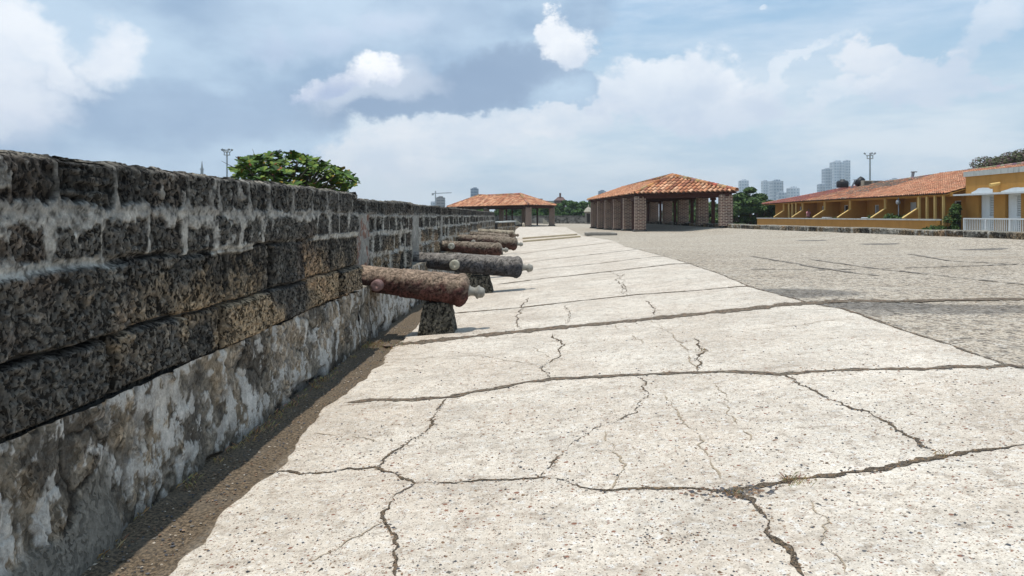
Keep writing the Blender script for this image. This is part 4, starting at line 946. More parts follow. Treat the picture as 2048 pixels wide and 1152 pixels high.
def rough_wall(name, label, a, b, h, th, rnd, part='stone_courses', z0=.1, cat='wall', cs=(.25, .1), wht=.5):
    a = Vector(a); b = Vector(b); L = (b-a).length; d = (b-a)/L; n = Vector((d.y, -d.x, 0))
    if n.y > 0: n = -n
    t = thing(name, label, cat, (a.x, a.y, z0))
    path = lambda S: (a.x+d.x*S, a.y+d.y*S, np.full_like(S, n.x), np.full_like(S, n.y))
    def fn(S, Z):
        A, B, Cc = wor(S*2.0, Z*3.0, rnd); n2 = fbm(S*3, Z*4, 4, rnd+2); w_ = sst(.48, .60, n2)*sst(.15, .05, Z-h*.72+0*S)*wht
        c = np.array([.085, .08, .072])*(.5+1.1*Cc[..., None]); c = c+(np.array([.34, .33, .30])-c)*w_[..., None]; c = c+(np.array([.26, .25, .22])-c)*(sst(.14, .04, B-A)*.6)[..., None]
        return .03*(n2-.5), c
    v, f, c = panel(path, np.arange(0, L, .12), np.arange(z0-.1, h, .08), fn, 0); link(part, npmesh(v, f, c), STONE, t)
    mb = MB(); mb.beam(a-n*(th/2+.03)+Vector((0, 0, (h+z0)/2-a.z)), b-n*(th/2+.03)+Vector((0, 0, (h+z0)/2-b.z)), th, h-z0-.04); mb.build('wall_core', CORE, t)
    return t, a, d, n, L
rough_wall('far_wall', 'distant dark rubble wall with whitewash remains behind the far pavilion', cf(-4, 112, 0), cf(11.5, 106, 0), 1.56, .6, 710)
rough_wall('far_wall', 'dark wall piece just left of the sentry box, half behind pavilion piers', cf(11.6, 106, 0), cf(15.5, 104, 0), 1.50, .6, 730)
def sentry():
    p = at(1177, 447, 103); x, y = p.x, p.y; t = thing('sentry_box', 'small round stone sentry box with pale domed cap and finial', 'sentry box', (x, y, .3))
    mb = MB(); mb.lathe((x, y, 0), [(.52, .2), (.50, .9), (.50, 1.95), (.56, 2.0)], 20, (.23, .21, .18)); mb.build('turret', STONE, t)
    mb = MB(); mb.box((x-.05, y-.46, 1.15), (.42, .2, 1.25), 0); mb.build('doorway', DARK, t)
    mb = MB(); mb.lathe((x, y, 0), [(.68, 1.98), (.70, 2.06), (.60, 2.14), (.50, 2.36), (.34, 2.55), (.15, 2.66), (.07, 2.72), (.11, 2.80), (.05, 2.88), (.03, 3.05), (.001, 3.1)], 20, (.40, .37, .30)); mb.build('dome', STONE, t, smooth=True)
sentry()
def ramps():
    for k, (px, d) in enumerate([(1036, 104), (1093, 104)]):
        a = at(px-7, 437, d); b = at(px+6, 447, d); mb = MB()
        mb.prism([(a.x, a.y, a.z), (b.x, b.y, b.z), (b.x, b.y, .2), (a.x, a.y, .2)], (0, .5, 0)); o = mb.build('stair_parapet', paint('pale_lime', (.36, .33, .26), .2, 3), None, (a.x, a.y, .3), bevel=.02)
        props(o, ['pale sloping stair wall seen left of the far brick pier', 'pale sloping stair wall seen beside the far right pier'][k], 'stair wall', 'stair walls by the far rampart')
    p = at(1047, 453, 78); mb = MB(); mb.lathe((p.x, p.y, 0), [(.15, .3), (.15, .62), (.12, .72), (.05, .78), (.001, .79)], 12); o = mb.build('bollard', paint('pale_lime2', (.5, .42, .32), .1, 3), None, (p.x, p.y, .35), smooth=True)
    props(o, 'small pale rounded bollard left of the far brick pier', 'bollard')
    p = at(1082, 446, 106); mb = MB(); mb.box((p.x-1.6, p.y-.2, .95), (.55, .3, 1.35)); o = mb.build('white_pillar', paint('pale_grey', (.42, .43, .41), .12, 3), None, (p.x-1.6, p.y-.2, .3), bevel=.02)
    props(o, 'short grey white pillar standing in the gap of the far pavilion', 'pillar')
    p = at(1025, 449, 84); t = thing('handcart', 'small blue and white cart parked in the shade of the far pavilion', 'cart', (p.x, p.y, .34))
    mb = MB(); mb.box((p.x, p.y, .72), (.62, .45, .38)); mb.build('cart_box', paint('blue_paint', (.10, .22, .42), .15, 3), t, bevel=.02)
    mb = MB(); mb.box((p.x+.02, p.y, .94), (.68, .5, .06)); mb.build('lid', WHITE, t)
    for s in (-.22, .22):
        mb = MB(); mb.tube([(p.x+s, p.y-.26, .46), (p.x+s, p.y-.2, .46)], .13, 14); mb.build('wheel', BLACKP, t)
ramps()
def kerbs():
    for k, (a, b, dd) in enumerate([((1048, 478), (1152, 470.5), 0), ((1046, 484.5), (1161, 474.5), 0)]):
        p = gp(*a); q = gp(*b); mb = MB(); mb.beam(p+Vector((0, 0, .035)), q+Vector((0, 0, .035)), .5, .12, None); o = mb.build('paved_step', paint('tan_kerb', (.46, .38, .26), .15, 4), None, tuple(p), bevel=.015)
        props(o, kind='structure')
    p = gp(1201, 470); t = thing('floor_hatch', 'low square stone rim around a dark floor hatch before the pavilion', 'hatch', tuple(p)); z = p.z
    for dx, dy, sx, sy in ((0, -.9, 1.7, .22), (0, .9, 1.7, .22), (-.74, 0, .22, 1.58), (.74, 0, .22, 1.58)):
        mb = MB(); mb.box((p.x+dx, p.y+dy, z+.05), (sx, sy, .16)); mb.build('rim_stone', paint('hatch_stone', (.22, .20, .17), .3, 4), t, bevel=.02)
    mb = MB(); mb.box((p.x, p.y, z+.02), (1.26, 1.58, .05)); mb.build('grate', DARK, t)
kerbs()

# ---------------------------------------------------------------- houses on the right
gl = lambda d: 24+.055*(d-41.5)
def H(off, d, z=0.0): return cf(gl(d)+off, d, z)
ZE = 2.84
def door_leaf(t, name, off, d0, d1, z0, z1, m, frame=WHITE, louvre=False, th=.05):
    a = H(off, d0); b = H(off, d1); n = (b-a).normalized(); sd = Vector((-n.y, n.x, 0)); mb = MB()
    for p, q in (((a, z0), (a, z1)), ((b, z0), (b, z1))): mb.beam(p[0]+Vector((0, 0, p[1])), q[0]+Vector((0, 0, q[1])), th+.03, .07)
    mb.beam(a+Vector((0, 0, z1)), b+Vector((0, 0, z1)), th+.04, .08)
    if louvre:
        k = int((z1-z0)/.085)
        for i in range(k): z = z0+.05+(z1-z0-.1)*i/k; mb.beam(a+sd*.01+Vector((0, 0, z)), b+sd*.01+Vector((0, 0, z)), .05, .05)
    o = mb.build(name, frame, t); ORG[o.name] = ORG[t.name]
    mb = MB(); mb.beam(a-sd*.03+Vector((0, 0, (z0+z1)/2)), b-sd*.03+Vector((0, 0, (z0+z1)/2)), .02, z1-z0); mb.build('panel', m, o)
def row_house(label, d0, d1, zr0, zr1, pal, dirt, patch, fins, openings, hip=False, roff=7.5, seed=0, ze=2.84):
    random.seed(seed); t = thing('terraced_house', label, 'house', tuple(H(1.4, d0, .4)), 'ochre terraced houses beyond the parapet')
    # facade wall broken around its openings
    f0 = 2.45; ops = sorted(openings, key=lambda o: o[0]); mb = MB(); c = d0
    def seg(a, b, z0, z1, off=f0, th=.2, m=mb): m.beam(H(off, a, (z0+z1)/2), H(off, b, (z0+z1)/2), th, z1-z0)
    for o in ops:
        if o[0] > c+.02: seg(c, o[0], .3, ZE+.35)
        seg(o[0], o[1], o[3], ZE+.35)
        if o[2] > .55: seg(o[0], o[1], .3, o[2])
        c = o[1]
    if d1 > c: seg(c, d1, .3, ZE+.35)
    mb.beam(H(roff*2-1, d0, 1.5), H(roff*2-1, d1, 1.5), .2, 2.6); mb.beam(H(f0, d0+.1, 1.7), H(roff*2-1, d0+.1, 1.7), .2, 2.5); mb.beam(H(f0, d1-.1, 1.7), H(roff*2-1, d1-.1, 1.7), .2, 2.5)
    mb.build('wall', ORANGE, t)
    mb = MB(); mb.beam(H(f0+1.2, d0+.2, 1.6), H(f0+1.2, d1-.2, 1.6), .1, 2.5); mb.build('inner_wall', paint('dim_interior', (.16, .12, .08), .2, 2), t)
    for o in ops: door_leaf(t, 'door' if o[2] < .6 else 'window', f0, o[0]+.05, o[1]-.05, o[2], o[3], o[4], louvre=o[5] if len(o) > 5 else False)
    # sloping dividing walls
    for d in fins:
        g0 = H(.12, d); g1 = H(1.15, d); g2 = H(f0, d); mb = MB(); th = Vector((FW[0]*.16, FW[1]*.16, 0))
        mb.prism([g0+Vector((0, 0, .4)), g0+Vector((0, 0, 1.38)), g1+Vector((0, 0, 2.05)), g1+Vector((0, 0, ZE-.1)), g2+Vector((0, 0, ZE-.1)), g2+Vector((0, 0, .4))], th)
        o = mb.build('dividing_wall', ORANGE, t); ORG[o.name] = ORG[t.name]
        mb = MB(); off = th*.5; mb.beam(g0+off+Vector((0, 0, 1.41)), g1+off+Vector((0, 0, 2.08)), .20, .05); mb.beam(g1+off+Vector((-.02, 0, 2.05)), g1+off+Vector((-.02, 0, ZE-.12)), .19, .05); mb.build('pale_edge', ORANGE2, o)
    mb = MB(); mb.beam(H(1.25, d0, ZE-.05), H(1.25, d1, ZE-.05), .16, .24); mb.build('eave_beam', ORANGE, t)
    e0 = H(.95, d1, ze); e1 = H(.95, d0, ZE); r0 = H(roff, d1 if not hip else d1-5.5, zr1); r1 = H(roff, d0, zr0); q0 = H(roff*2-.9, d1, ZE); q1 = H(roff*2-.9, d0, ZE)
    mb = MB(); tile_plane(mb, e0, e1, r0, r1, .25, .40, pal, dirt, patch); tile_plane(mb, q1, q0, r1, r0, .40, .6, pal, dirt)
    if hip: tile_plane(mb, q0, e0, r0, r0, .30, .45, pal, dirt); ridge(mb, e0+Vector((0, 0, .04)), r0, .11, pal)
    ridge(mb, r0, r1, .13, [(.30, .20, .16), (.42, .3, .22)])
    mb.build('tiled_roof', TILE, t)
    mb = MB(); dn = Vector((0, 0, -.05)); mb.prism([e0+dn, e1+dn, r1+dn, r0+dn], (0, 0, -.04)); mb.build('roof_boards', ORANGE, t)
    return t
BR = [(.56, .25, .14), (.52, .215, .12), (.60, .32, .20), (.55, .28, .165)]
PAL2 = [(.58, .23, .12), (.62, .30, .17), (.50, .18, .10), (.55, .33, .22)]
PAL1 = [(.42, .13, .10), (.48, .19, .13), (.36, .13, .13), (.54, .24, .15), (.34, .15, .16)]
row_house('nearest ochre house of the row with fresh orange tiled roof', 42.6, 56.2, 4.80, 4.62, BR, .25, None, [46.1, 50.7], [(43.6, 44.4, .5, 2.45, DARK), (49.0, 49.9, .5, 2.45, WHITE, True),  (47.3, 48.1, 1.25, 2.4, GLASSD, True), (52.1, 53.2, .5, 2.45, GLASSD, True), (54.6, 55.4, 1.3, 2.35, GLASSD)], seed=1)
row_house('middle ochre house of the row with patchy lichened roof', 56.2, 67.0, 4.62, 4.40, PAL2, .5, lambda u, v: .62*max(0, 1-abs(v-.45-.5*(1-u))*2.2)+.12, [56.7, 62.0], [(58.0, 59.2, .5, 2.4, GLASSD), (60.3, 61.2, .5, 2.4, DARK), (63.2, 64.4, .5, 2.45, GLASSD), (65.2, 66.2, .5, 2.4, DARK)], seed=2)
row_house('farthest ochre house of the row with purplish red hipped roof', 67.0, 80.0, 4.40, 4.25, PAL1, .45, lambda u, v: .06, [67.5, 73.0], [(68.6, 69.8, .5, 2.4, DARK), (71.0, 72.2, .5, 2.4, GLASSD), (75.0, 76.0, .5, 2.4, DARK)], hip=True, seed=3, ze=2.74)
def garden_wall():
    t = thing('garden_wall', 'long low ochre garden wall with stained grey coping', 'wall', tuple(H(0, 41.6, .4)))
    for a, b in ((41.7, 78.2),):
        mb = MB(); mb.beam(H(0, a, .75), H(0, b, .75), .22, 1.1); e = H(0, 78.1); mb.beam(Vector((e.x, e.y, .75)), H(2.4, 78.1, .75), .22, 1.1); mb.build('wall', ORANGE, t)
        mb = MB(); mb.beam(H(0, a, 1.33), H(0, b, 1.27), .36, .09); mb.build('coping', GREYW, t)
    mb = MB(); mb.add([H(.1, 41.7, .48), H(3.0, 41.7, .48), H(3.0, 80, .48), H(.1, 80, .48)], [(0, 1, 2, 3)]); props(mb.build('patio_ground', paint('patio', (.28, .22, .17), .15, 1)), kind='structure')
garden_wall()
for k, (d0, n) in enumerate(((69.4, 3), (43.2, 4))):     # yellow patio posts
    for i in range(n):
        d = d0+i*(1.05 if k == 0 else .95); p = H(1.1, d); mb = MB(); mb.box((p.x, p.y, 1.62), (.12, .12, 2.3)); o = mb.build('patio_post', ORANGE2, None, (p.x, p.y, .48))
        props(o, ['slim yellow post on the patio of the farthest ochre house', 'square pale ochre post on the patio of the nearest ochre house'][k], 'post', ['yellow posts of the far patio', 'ochre posts of the near patio'][k])
def shutter_house():
    t = thing('shuttered_house', 'ochre house with white fascia, canopy, louvred shutters and rail at right', 'house', tuple(cf(26, 42, .4)))
    Q = lambda off, d, z=0.: cf(26.2-.02*(42-d)+off, d, z); mb = MB()
    dr = [(41.3, 39.95), (39.0, 37.75), (36.6, 35.3)]; c = 42.5
    for a, b in dr: mb.beam(Q(0, c, 1.7), Q(0, a, 1.7), .3, 2.6); mb.beam(Q(0, a, 2.86), Q(0, b, 2.86), .3, .28); c = b
    mb.beam(Q(0, c, 1.7), Q(0, 31, 1.7), .3, 2.6); mb.beam(Q(0, 42.5, 3.4), Q(0, 31, 3.4), .3, .8)
    mb.beam(Q(.15, 42.4, 2.1), Q(8, 42.4, 2.1), .28, 3.4); mb.beam(Q(8, 42.4, 2.1), Q(8, 31, 2.1), .28, 3.4); mb.beam(Q(8, 31, 2.1), Q(.15, 31, 2.1), .28, 3.4); mb.build('wall', ORANGE, t)
    mb = MB(); mb.beam(Q(-.02, 42.62, 3.93), Q(-.02, 31, 3.93), .40, .28); mb.build('fascia', GREYW, t)
    mb = MB(); mb.beam(Q(4, 42.5, 3.9), Q(4, 31, 3.9), 8, .12); mb.build('roof_slab', GREYW, t)
    mb = MB(); mb.beam(Q(-.42, 42.9, 2.74), Q(-.42, 31, 2.74), .85, .09); mb.build('canopy', WHITE, t)
    for a, b, h in ((41.9, 40.0, .30), (39.3, 36.9, .22)):
        N = 9; p0 = Q(-.16, a); p1 = Q(-.16, b); pts = [p0+Vector((0, 0, 2.79))]; random.seed(int(a))
        for i in range(N+1): p = p0.lerp(p1, i/N); pts.append(p+Vector((0, 0, 2.80+h*min(1, .25+i*.22)*(.85+.25*random.random())*(1 if i < N-1 else .7))))
        pts.append(p1+Vector((0, 0, 2.79))); mb = MB(); mb.prism(pts, (-.03, 0, 0)); mb.build('white_patch', WHITE, t)
    mb = MB(); p = Q(-.15, 39.45, 3.28); mb.tube([p, p+Vector((-.55, -.06, -.08))], .085, 12); mb.tube([p+Vector((-.55, -.06, -.08)), p+Vector((-.5, -.055, -.073))], .055, 12); mb.build('rain_spout', ORANGE2, t, smooth=False)
    for a, b in dr:
        m_ = (a+b)/2-.1
        mb = MB(); mb.beam(Q(.02, a-.06, 1.58), Q(.02, m_+.02, 1.58), .06, 2.26); s = mb.build('shutter', WHITE, t)
        mb = MB(); z = .5; x0, x1 = m_-.02, b+.06
        for e in (x0, x1): mb.beam(Q(-.02, e, .46), Q(-.02, e, 2.71), .06, .08)
        mb.beam(Q(-.02, x0, 2.68), Q(-.02, x1, 2.68), .06, .08); mb.beam(Q(-.02, x0, 1.5), Q(-.02, x1, 1.5), .06, .09)
        for i in range(24): z = .5+i*.092; mb.beam(Q(-.015, x0, z), Q(-.015, x1, z), .05, .045)
        mb.build('shutter', WHITE, t, ); mb = MB(); mb.beam(Q(.03, x0, 1.58), Q(.03, x1, 1.58), .02, 2.2); o = mb.build('shutter_back', paint('shade_panel', (.30, .32, .33), .1, 2), t)
    # balustrade
    R = lambda d, z=0.: cf(25.1-.04*(41-d), d, z); mb = MB(); mb.beam(R(41.1, 1.40), R(31, 1.40), .09, .07); mb.beam(R(41.1, .62), R(31, .62), .07, .07); mb.build('rail', WHITE, t)
    d = 41.05; gap = 0
    mb = MB(); i = 0
    while d > 31:
        big = i % 13 == 0; mb.beam(R(d, .45), R(d, 1.42 if big else 1.38), .10 if big else .035, .10 if big else .035); d -= .155; i += 1
    mb.build('balusters', WHITE, t)['kind'] = 'stuff'
    mb = MB(); mb.beam(Q(-.5, 42.5, .42), Q(-.5, 31, .42), 1.5, .1); mb.build('patio_floor', GREYW, t)
shutter_house()

# rooftop gear, patio clutter
def tank(px, py, d, r, h, label):
    p = at(px, py, d); mb = MB(); mb.lathe((p.x, p.y, p.z), [(r*.95, 0), (r, h*.1), (r*.97, h*.2), (r, h*.3), (r, h*.7), (r*.8, h*.85), (r*.35, h*.95), (r*.35, h*1.05), (.001, h*1.05)], 16); o = mb.build('water_tank', BLACKP, None, tuple(p), smooth=True)
    props(o, label, 'water tank', 'black water tanks on the tiled roofs')
tank(1685, 375, 71, .55, .75, 'squat black water tank left of the leaning one on the tiled roof')
def leaning():
    p = at(1716, 374, 68); t = thing('solar_heater', 'black leaning rooftop heater with grey strut beside cooling units', 'heater', tuple(p))
    mb = MB(); a = p+Vector((-.1, 0, .15)); b = p+Vector((.42, 0, .80)); mb.tube([a, a.lerp(b, .5), b], [.30, .36, .28], 12); mb.build('tank_body', BLACKP, t, smooth=True)
    mb = MB(); mb.beam(p+Vector((-.62, 0, -.1)), p+Vector((-.25, 0, .62)), .05, .14); mb.beam(p+Vector((-.42, 0, .66)), p+Vector((.3, 0, .72)), .3, .05); mb.build('support_frame', METAL, t)
leaning()
for k, (px, lb) in enumerate([(1734, 'tan rooftop cooling unit standing left of the light mast foot'), (1754, 'grey rooftop cooling unit standing right of the light mast foot')]):
    p = at(px, 375, 66); t = thing('cooling_unit', lb, 'cooling unit', tuple(p), 'cooling units on the tiled roofs')
    mb = MB(); mb.box((p.x, p.y, p.z+.28), (.88, .5, .66)); mb.build('case', paint('unit_case%d' % k, [(.38, .33, .25), (.30, .32, .33)][k], .1, 3), t, bevel=.02)
    mb = MB(); mb.box((p.x-.03, p.y-.26, p.z+.30), (.62, .03, .5)); mb.build('grille', paint('unit_grille', (.12, .10, .08), .2, 9), t)
p = at(1822, 372, 62); mb = MB(); mb.beam(p, p+Vector((.18, 0, 1.15)), .18, .18); mb.box((p.x+.24, p.y, p.z+1.18), (.42, .25, .08)); o = mb.build('roof_vent', METAL, None, tuple(p)); props(o, 'slanted grey vent pipe rising from the orange tiled roof', 'vent pipe')
p0, p1 = at(1765, 375, 63), at(1818, 366, 61); mb = MB(); mb.beam(p0, p1, .9, .05); mb.beam(p0+Vector((.1, .5, .14)), p1+Vector((0, .5, .16)), .7, .05); o = mb.build('roof_sheet', paint('white_sheet', (.66, .66, .64), .1, 2), None, tuple(p0)); props(o, 'white roofing sheets laid along the ridge near the vent pipe', 'roofing sheet')
p = H(1.0, 48.6); mb = MB(); mb.tube([(p.x, p.y, .48), (p.x, p.y, 2.75)], .035, 8); mb.lathe((p.x-.05, p.y-.05, 0), [(.05, 2.28), (.13, 2.34), (.15, 2.46), (.10, 2.58), (.001, 2.62)], 12); o = mb.build('patio_lamp', METAL, None, (p.x, p.y, .48), smooth=True); props(o, 'thin metal patio lamp post before the nearest ochre house', 'lamp post')
def garden_table(off, d, label, s=1.0):
    p = H(off, d); t = thing('patio_table', label, 'table', (p.x, p.y, .48), 'patio tables behind the garden wall')
    mb = MB(); mb.lathe((p.x, p.y, 0), [(.48*s, 1.36), (.50*s, 1.39), (.48*s, 1.43), (.001, 1.43)], 18); mb.build('table_top', WHITE, t)
    mb = MB(); mb.tube([(p.x, p.y, .48), (p.x, p.y, 1.37)], .05, 8); mb.build('leg', WHITE, t)
garden_table(.75, 52.6, 'white round patio table near the bushy pot plant'); garden_table(.75, 60.6, 'low white patio table behind the garden wall, left one', .8)

# light masts, antenna, crane
def mast(px, ptop, pbase, d, label, n=6, s=.48):
    p = at(px, pbase, d); top = at(px, ptop, d).z; t = thing('floodlight_mast', label, 'light mast', (p.x, p.y, -5.2), 'stadium floodlight masts')
    mb = MB(); mb.tube([(p.x, p.y, -5.2), (p.x, p.y, top)], [.22, .13], 10); mb.build('pole', METAL, t)
    R_ = 1.25*s; mb = MB()
    for z in (top-.5, top-.5-1.3*s):
        mb.tube([(p.x+R_*math.cos(a*math.pi/6), p.y+R_*math.sin(a*math.pi/6), z) for a in range(13)], .05, 5, caps=False)
        for a in range(6): mb.tube([(p.x, p.y, z), (p.x+R_*math.cos(a*math.pi/3), p.y+R_*math.sin(a*math.pi/3), z)], .045, 4)
    for a in range(6): x, y = p.x+R_*math.cos(a*math.pi/3), p.y+R_*math.sin(a*math.pi/3); mb.tube([(x, y, top-.5-1.3*s), (x, y, top-.5)], .05, 4)
    mb.build('lamp_ring', METAL, t)
    for a in ([math.pi, 2.3, .85, 0, -2.2, -.9] if n == 6 else [2.6, .2, 1.0]):
        x, y = p.x+R_*1.25*math.cos(a), p.y+R_*1.1*math.sin(a); mb = MB(); q = Vector((x, y, top-.4)); dr = Vector((math.cos(a), .3*math.sin(a), 1.1)).normalized()
        mb.tube([q-dr*.3, q+dr*.3], .05, 4); mb.beam(q+dr*.25, q+dr*(.3+.6*s), .9*s, .5*s); mb.build('floodlight', METAL, t)
mast(454, 299, 352, 150, 'grey floodlight mast left of the broad leafed tree'); mast(1740, 306, 365, 150, 'grey floodlight mast standing behind the tiled roofs', 3, .48)
p = at(404, 346, 400); top = at(404, 322, 400).z; mb = MB(); mb.tube([(p.x, p.y, -5), (p.x, p.y, p.z+1.2), (p.x, p.y, top)], [1.4, .8, .12], 4); mb.box((p.x, p.y, p.z+2.1), (1.6, 1.6, .5)); o = mb.build('antenna_tower', METAL, None, (p.x, p.y, -5.2)); props(o, 'thin distant antenna tower rising just above the wall', 'antenna')
def crane():
    p = at(871, 405, 900); top = at(871, 386, 900).z; t = thing('tower_crane', 'distant pale tower crane over the unfinished block', 'crane', (p.x, p.y, -5.2))
    mb = MB(); mb.tube([(p.x, p.y, -5), (p.x, p.y, top+2.5)], .9, 4); mb.build('crane_mast', METAL, t)
    mb = MB(); l = at(864, 387, 900); r = at(903, 385.5, 900); mb.beam(l, r, .9, .9); mb.build('jib', METAL, t)
    mb = MB(); mb.box((l.x+1, l.y, l.z-1), (2.4, 2, 2.4)); mb.build('counterweight', METAL, t)
crane()

# ---------------------------------------------------------------- skyline towers
def f_tower(base, glass, fl, bw, gx=.5):
    def f(t):
        uv = t.n.new('ShaderNodeTexCoord').outputs['UV']; u, v, _ = t.sep(uv)
        fu = t.m('FRACT', t.m('DIVIDE', u, bw)); fv = t.m('FRACT', t.m('DIVIDE', v, fl))
        m_ = t.m('MULTIPLY', t.m('MULTIPLY', t.m('GREATER_THAN', fu, .5-gx/2), t.m('LESS_THAN', fu, .5+gx/2)), t.m('MULTIPLY', t.m('GREATER_THAN', fv, .30), t.m('LESS_THAN', fv, .78)))
        col = t.m('LESS_THAN', t.m('FRACT', t.m('DIVIDE', u, bw*3.0)), .34); c = t.mix(t.m('MULTIPLY', col, .25), base, tuple(x*.55 for x in base))
        return t.mix(m_, c, glass)
    return f
TWM = [mat('tower_white', f_tower((.64, .67, .70), (.30, .37, .44), 4.6, 4.2, .55), .7), mat('tower_grey', f_tower((.50, .53, .56), (.20, .26, .33), 4.6, 4.2, .6), .6),  # window tones lightened and blued: distance haze put into their colour
       mat('tower_blue', f_tower((.22, .29, .36), (.07, .12, .19), 3.6, 5.0, .85), .4), mat('tower_raw', f_tower((.24, .22, .21), (.08, .075, .07), 3.6, 5.5, .8), .9)]
def tower(px0, px1, ptop, d, m, label, setb=True, depth=None, extra=None, low=None):
    a = at(px0, ptop, d); b = at(px1, ptop, d); w_ = (b-a).length; c = (a+b)/2; dp = depth or w_*.8; h = a.z+5.2
    t = thing('tower_block', label, 'tower block', (c.x, c.y+dp/2, -5.2), 'high rise skyline'); rz = YAW+random.uniform(-.1, .1); x, y = c.x, c.y+dp/2
    mb = MB(); mb.box((x, y, -5.2+h/2), (w_*.94, dp, h), rz); mb.box((x-w_*.24, y-dp*.04, -5.2+h/2-.8), (w_*.28, dp, h-1.6), rz); mb.box((x+w_*.22, y-dp*.05, -5.2+h/2-1.2), (w_*.26, dp, h-2.4), rz); mb.build('facade', TWM[m], t, uv=True)
    if setb: mb = MB(); mb.box((x+w_*.06, y, -5.2+h+w_*.07), (w_*.42, dp*.5, w_*.14), rz); mb.box((x-w_*.22, y, -5.2+h+w_*.03), (w_*.16, dp*.3, w_*.06), rz); mb.build('roof_house', TWM[m], t, uv=True)
    # balcony slabs
    mb = MB(); nf = int(h/6.8)
    for i in range(2, nf): mb.box((x, y-dp*.5, -5.2+i*6.8), (w_*.5, dp*.12, .5), rz)
    mb.build('balconies', TWM[0] if m < 2 else TWM[m], t, uv=True)
random.seed(21)
for a in [(1480, 1498, 361, 1150, 0, 'white tower block rising over the dark tree beside the pavilion'), (1525, 1538, 362, 1300, 0, 'slim pale tower left of the banded grey tower'),
          (1544, 1567, 362, 1100, 1, 'banded grey tower behind the dark round tree'), (1556, 1573, 385, 1000, 1, 'low pale block at the foot of the banded grey tower'), (1578, 1600, 376, 1100, 0, 'stepped white block alone left of the tiled roofs'),
          (1637, 1648, 369, 1150, 1, 'low grey block left of the twin tall towers'), (1648, 1664, 338, 1150, 1, 'slender grey tower left of the tallest white tower'), (1666, 1690, 324, 1200, 0, 'tallest white tower of the skyline, wider part'),
          (1689, 1701, 321, 1215, 0, 'slim tall white tower joined behind the tallest one'), (1770, 1787, 362, 1300, 1, 'low distant block left above the white roofing sheets'), (1784, 1799, 358, 1310, 1, 'distant grey block right above the white roofing sheets'),
          (1836, 1850, 366, 1400, 1, 'faint block barely above the orange tiled ridge'), (1197, 1212, 382, 1100, 2, 'blue glass tower left of the nearer pavilion roof'), (1230, 1244, 378, 1200, 0, 'pale flat block just above the pavilion ridge'), (940, 957, 377, 950, 2, 'dark blue glass tower behind the far pavilion roof')]:
    tower(*a)
tower(870, 889, 395, 940, 3, 'unfinished grey block under the tower crane'); tower(861, 872, 403, 960, 0, 'small pale block left of the unfinished one', False)
# brick building far behind trees
def brick_far():
    a = at(1108, 430, 220); b = at(1132, 430, 220); c = (a+b)/2; t = thing('brick_building', 'distant dark red building with a hipped roof above the trees', 'building', (c.x, c.y, -5.2)); w_ = (b-a).length
    zt = at(1120, 401, 220).z; mb = MB(); mb.box((c.x, c.y+2, (zt-5.2)/2), (w_*.9, 5, zt+5.2)); mb.build('wall', paint('dull_brick', (.16, .09, .075), .2, .4), t)
    zr = at(1120, 393.5, 220).z; mb = MB(); mb.add([(c.x-w_*.5, c.y-.8, zt), (c.x+w_*.5, c.y-.8, zt), (c.x+w_*.5, c.y+4.8, zt), (c.x-w_*.5, c.y+4.8, zt), (c.x-w_*.15, c.y+2, zr), (c.x+w_*.25, c.y+2, zr)], [(0, 1, 5, 4), (1, 2, 5), (2, 3, 4, 5), (3, 0, 4), (3, 2, 1, 0)]); mb.build('roof', paint('dull_roof', (.13, .075, .065), .2, .4), t)
    mb = MB(); mb.box((c.x+.1, c.y+1.5, zr+.5), (.55, .5, 1.3)); mb.build('chimney', paint('dull_brick', None), t)
    a = at(1078, 430, 240); b = at(1110, 430, 240); c = (a+b)/2; zt = at(1100, 402, 240).z; mb = MB(); mb.box((c.x, c.y, (zt-5.2)/2), ((b-a).length, 6, zt+5.2)); mb.box((c.x-2, c.y, zt+.3), (1.2, 3, .9)); o = mb.build('flat_roofed_building', paint('grey_render', (.28, .28, .26), .15, .5), None, (c.x, c.y, -5.2)); props(o, 'low grey flat roofed building beside the dark red one', 'building')
    a = at(1548, 430, 100); b = at(1622, 430, 100); zt = at(1580, 407, 100).z; c = (a+b)/2; t = thing('roof_shed', 'dark edged tiled shed roof behind the farthest ochre house', 'shed', (c.x, c.y, -5.2))
    mb = MB(); mb.box((c.x, c.y+2, (zt-5.6)/2), ((b-a).length, 4, zt+4.6)); mb.build('wall', paint('dull_brick', None), t)
    mb = MB(); tile_plane(mb, (a.x, a.y-.3, zt-1.2), (b.x, b.y-.3, zt-1.2), (a.x, a.y+3, zt), (b.x, b.y+3, zt), .34, .45, PAL1, .4); mb.build('tiled_roof', TILE, t); mb = MB(); mb.beam((a.x, a.y+3, zt+.1), (b.x, b.y+3, zt+.1), .3, .16); mb.build('ridge_board', DARK, t)
brick_far()

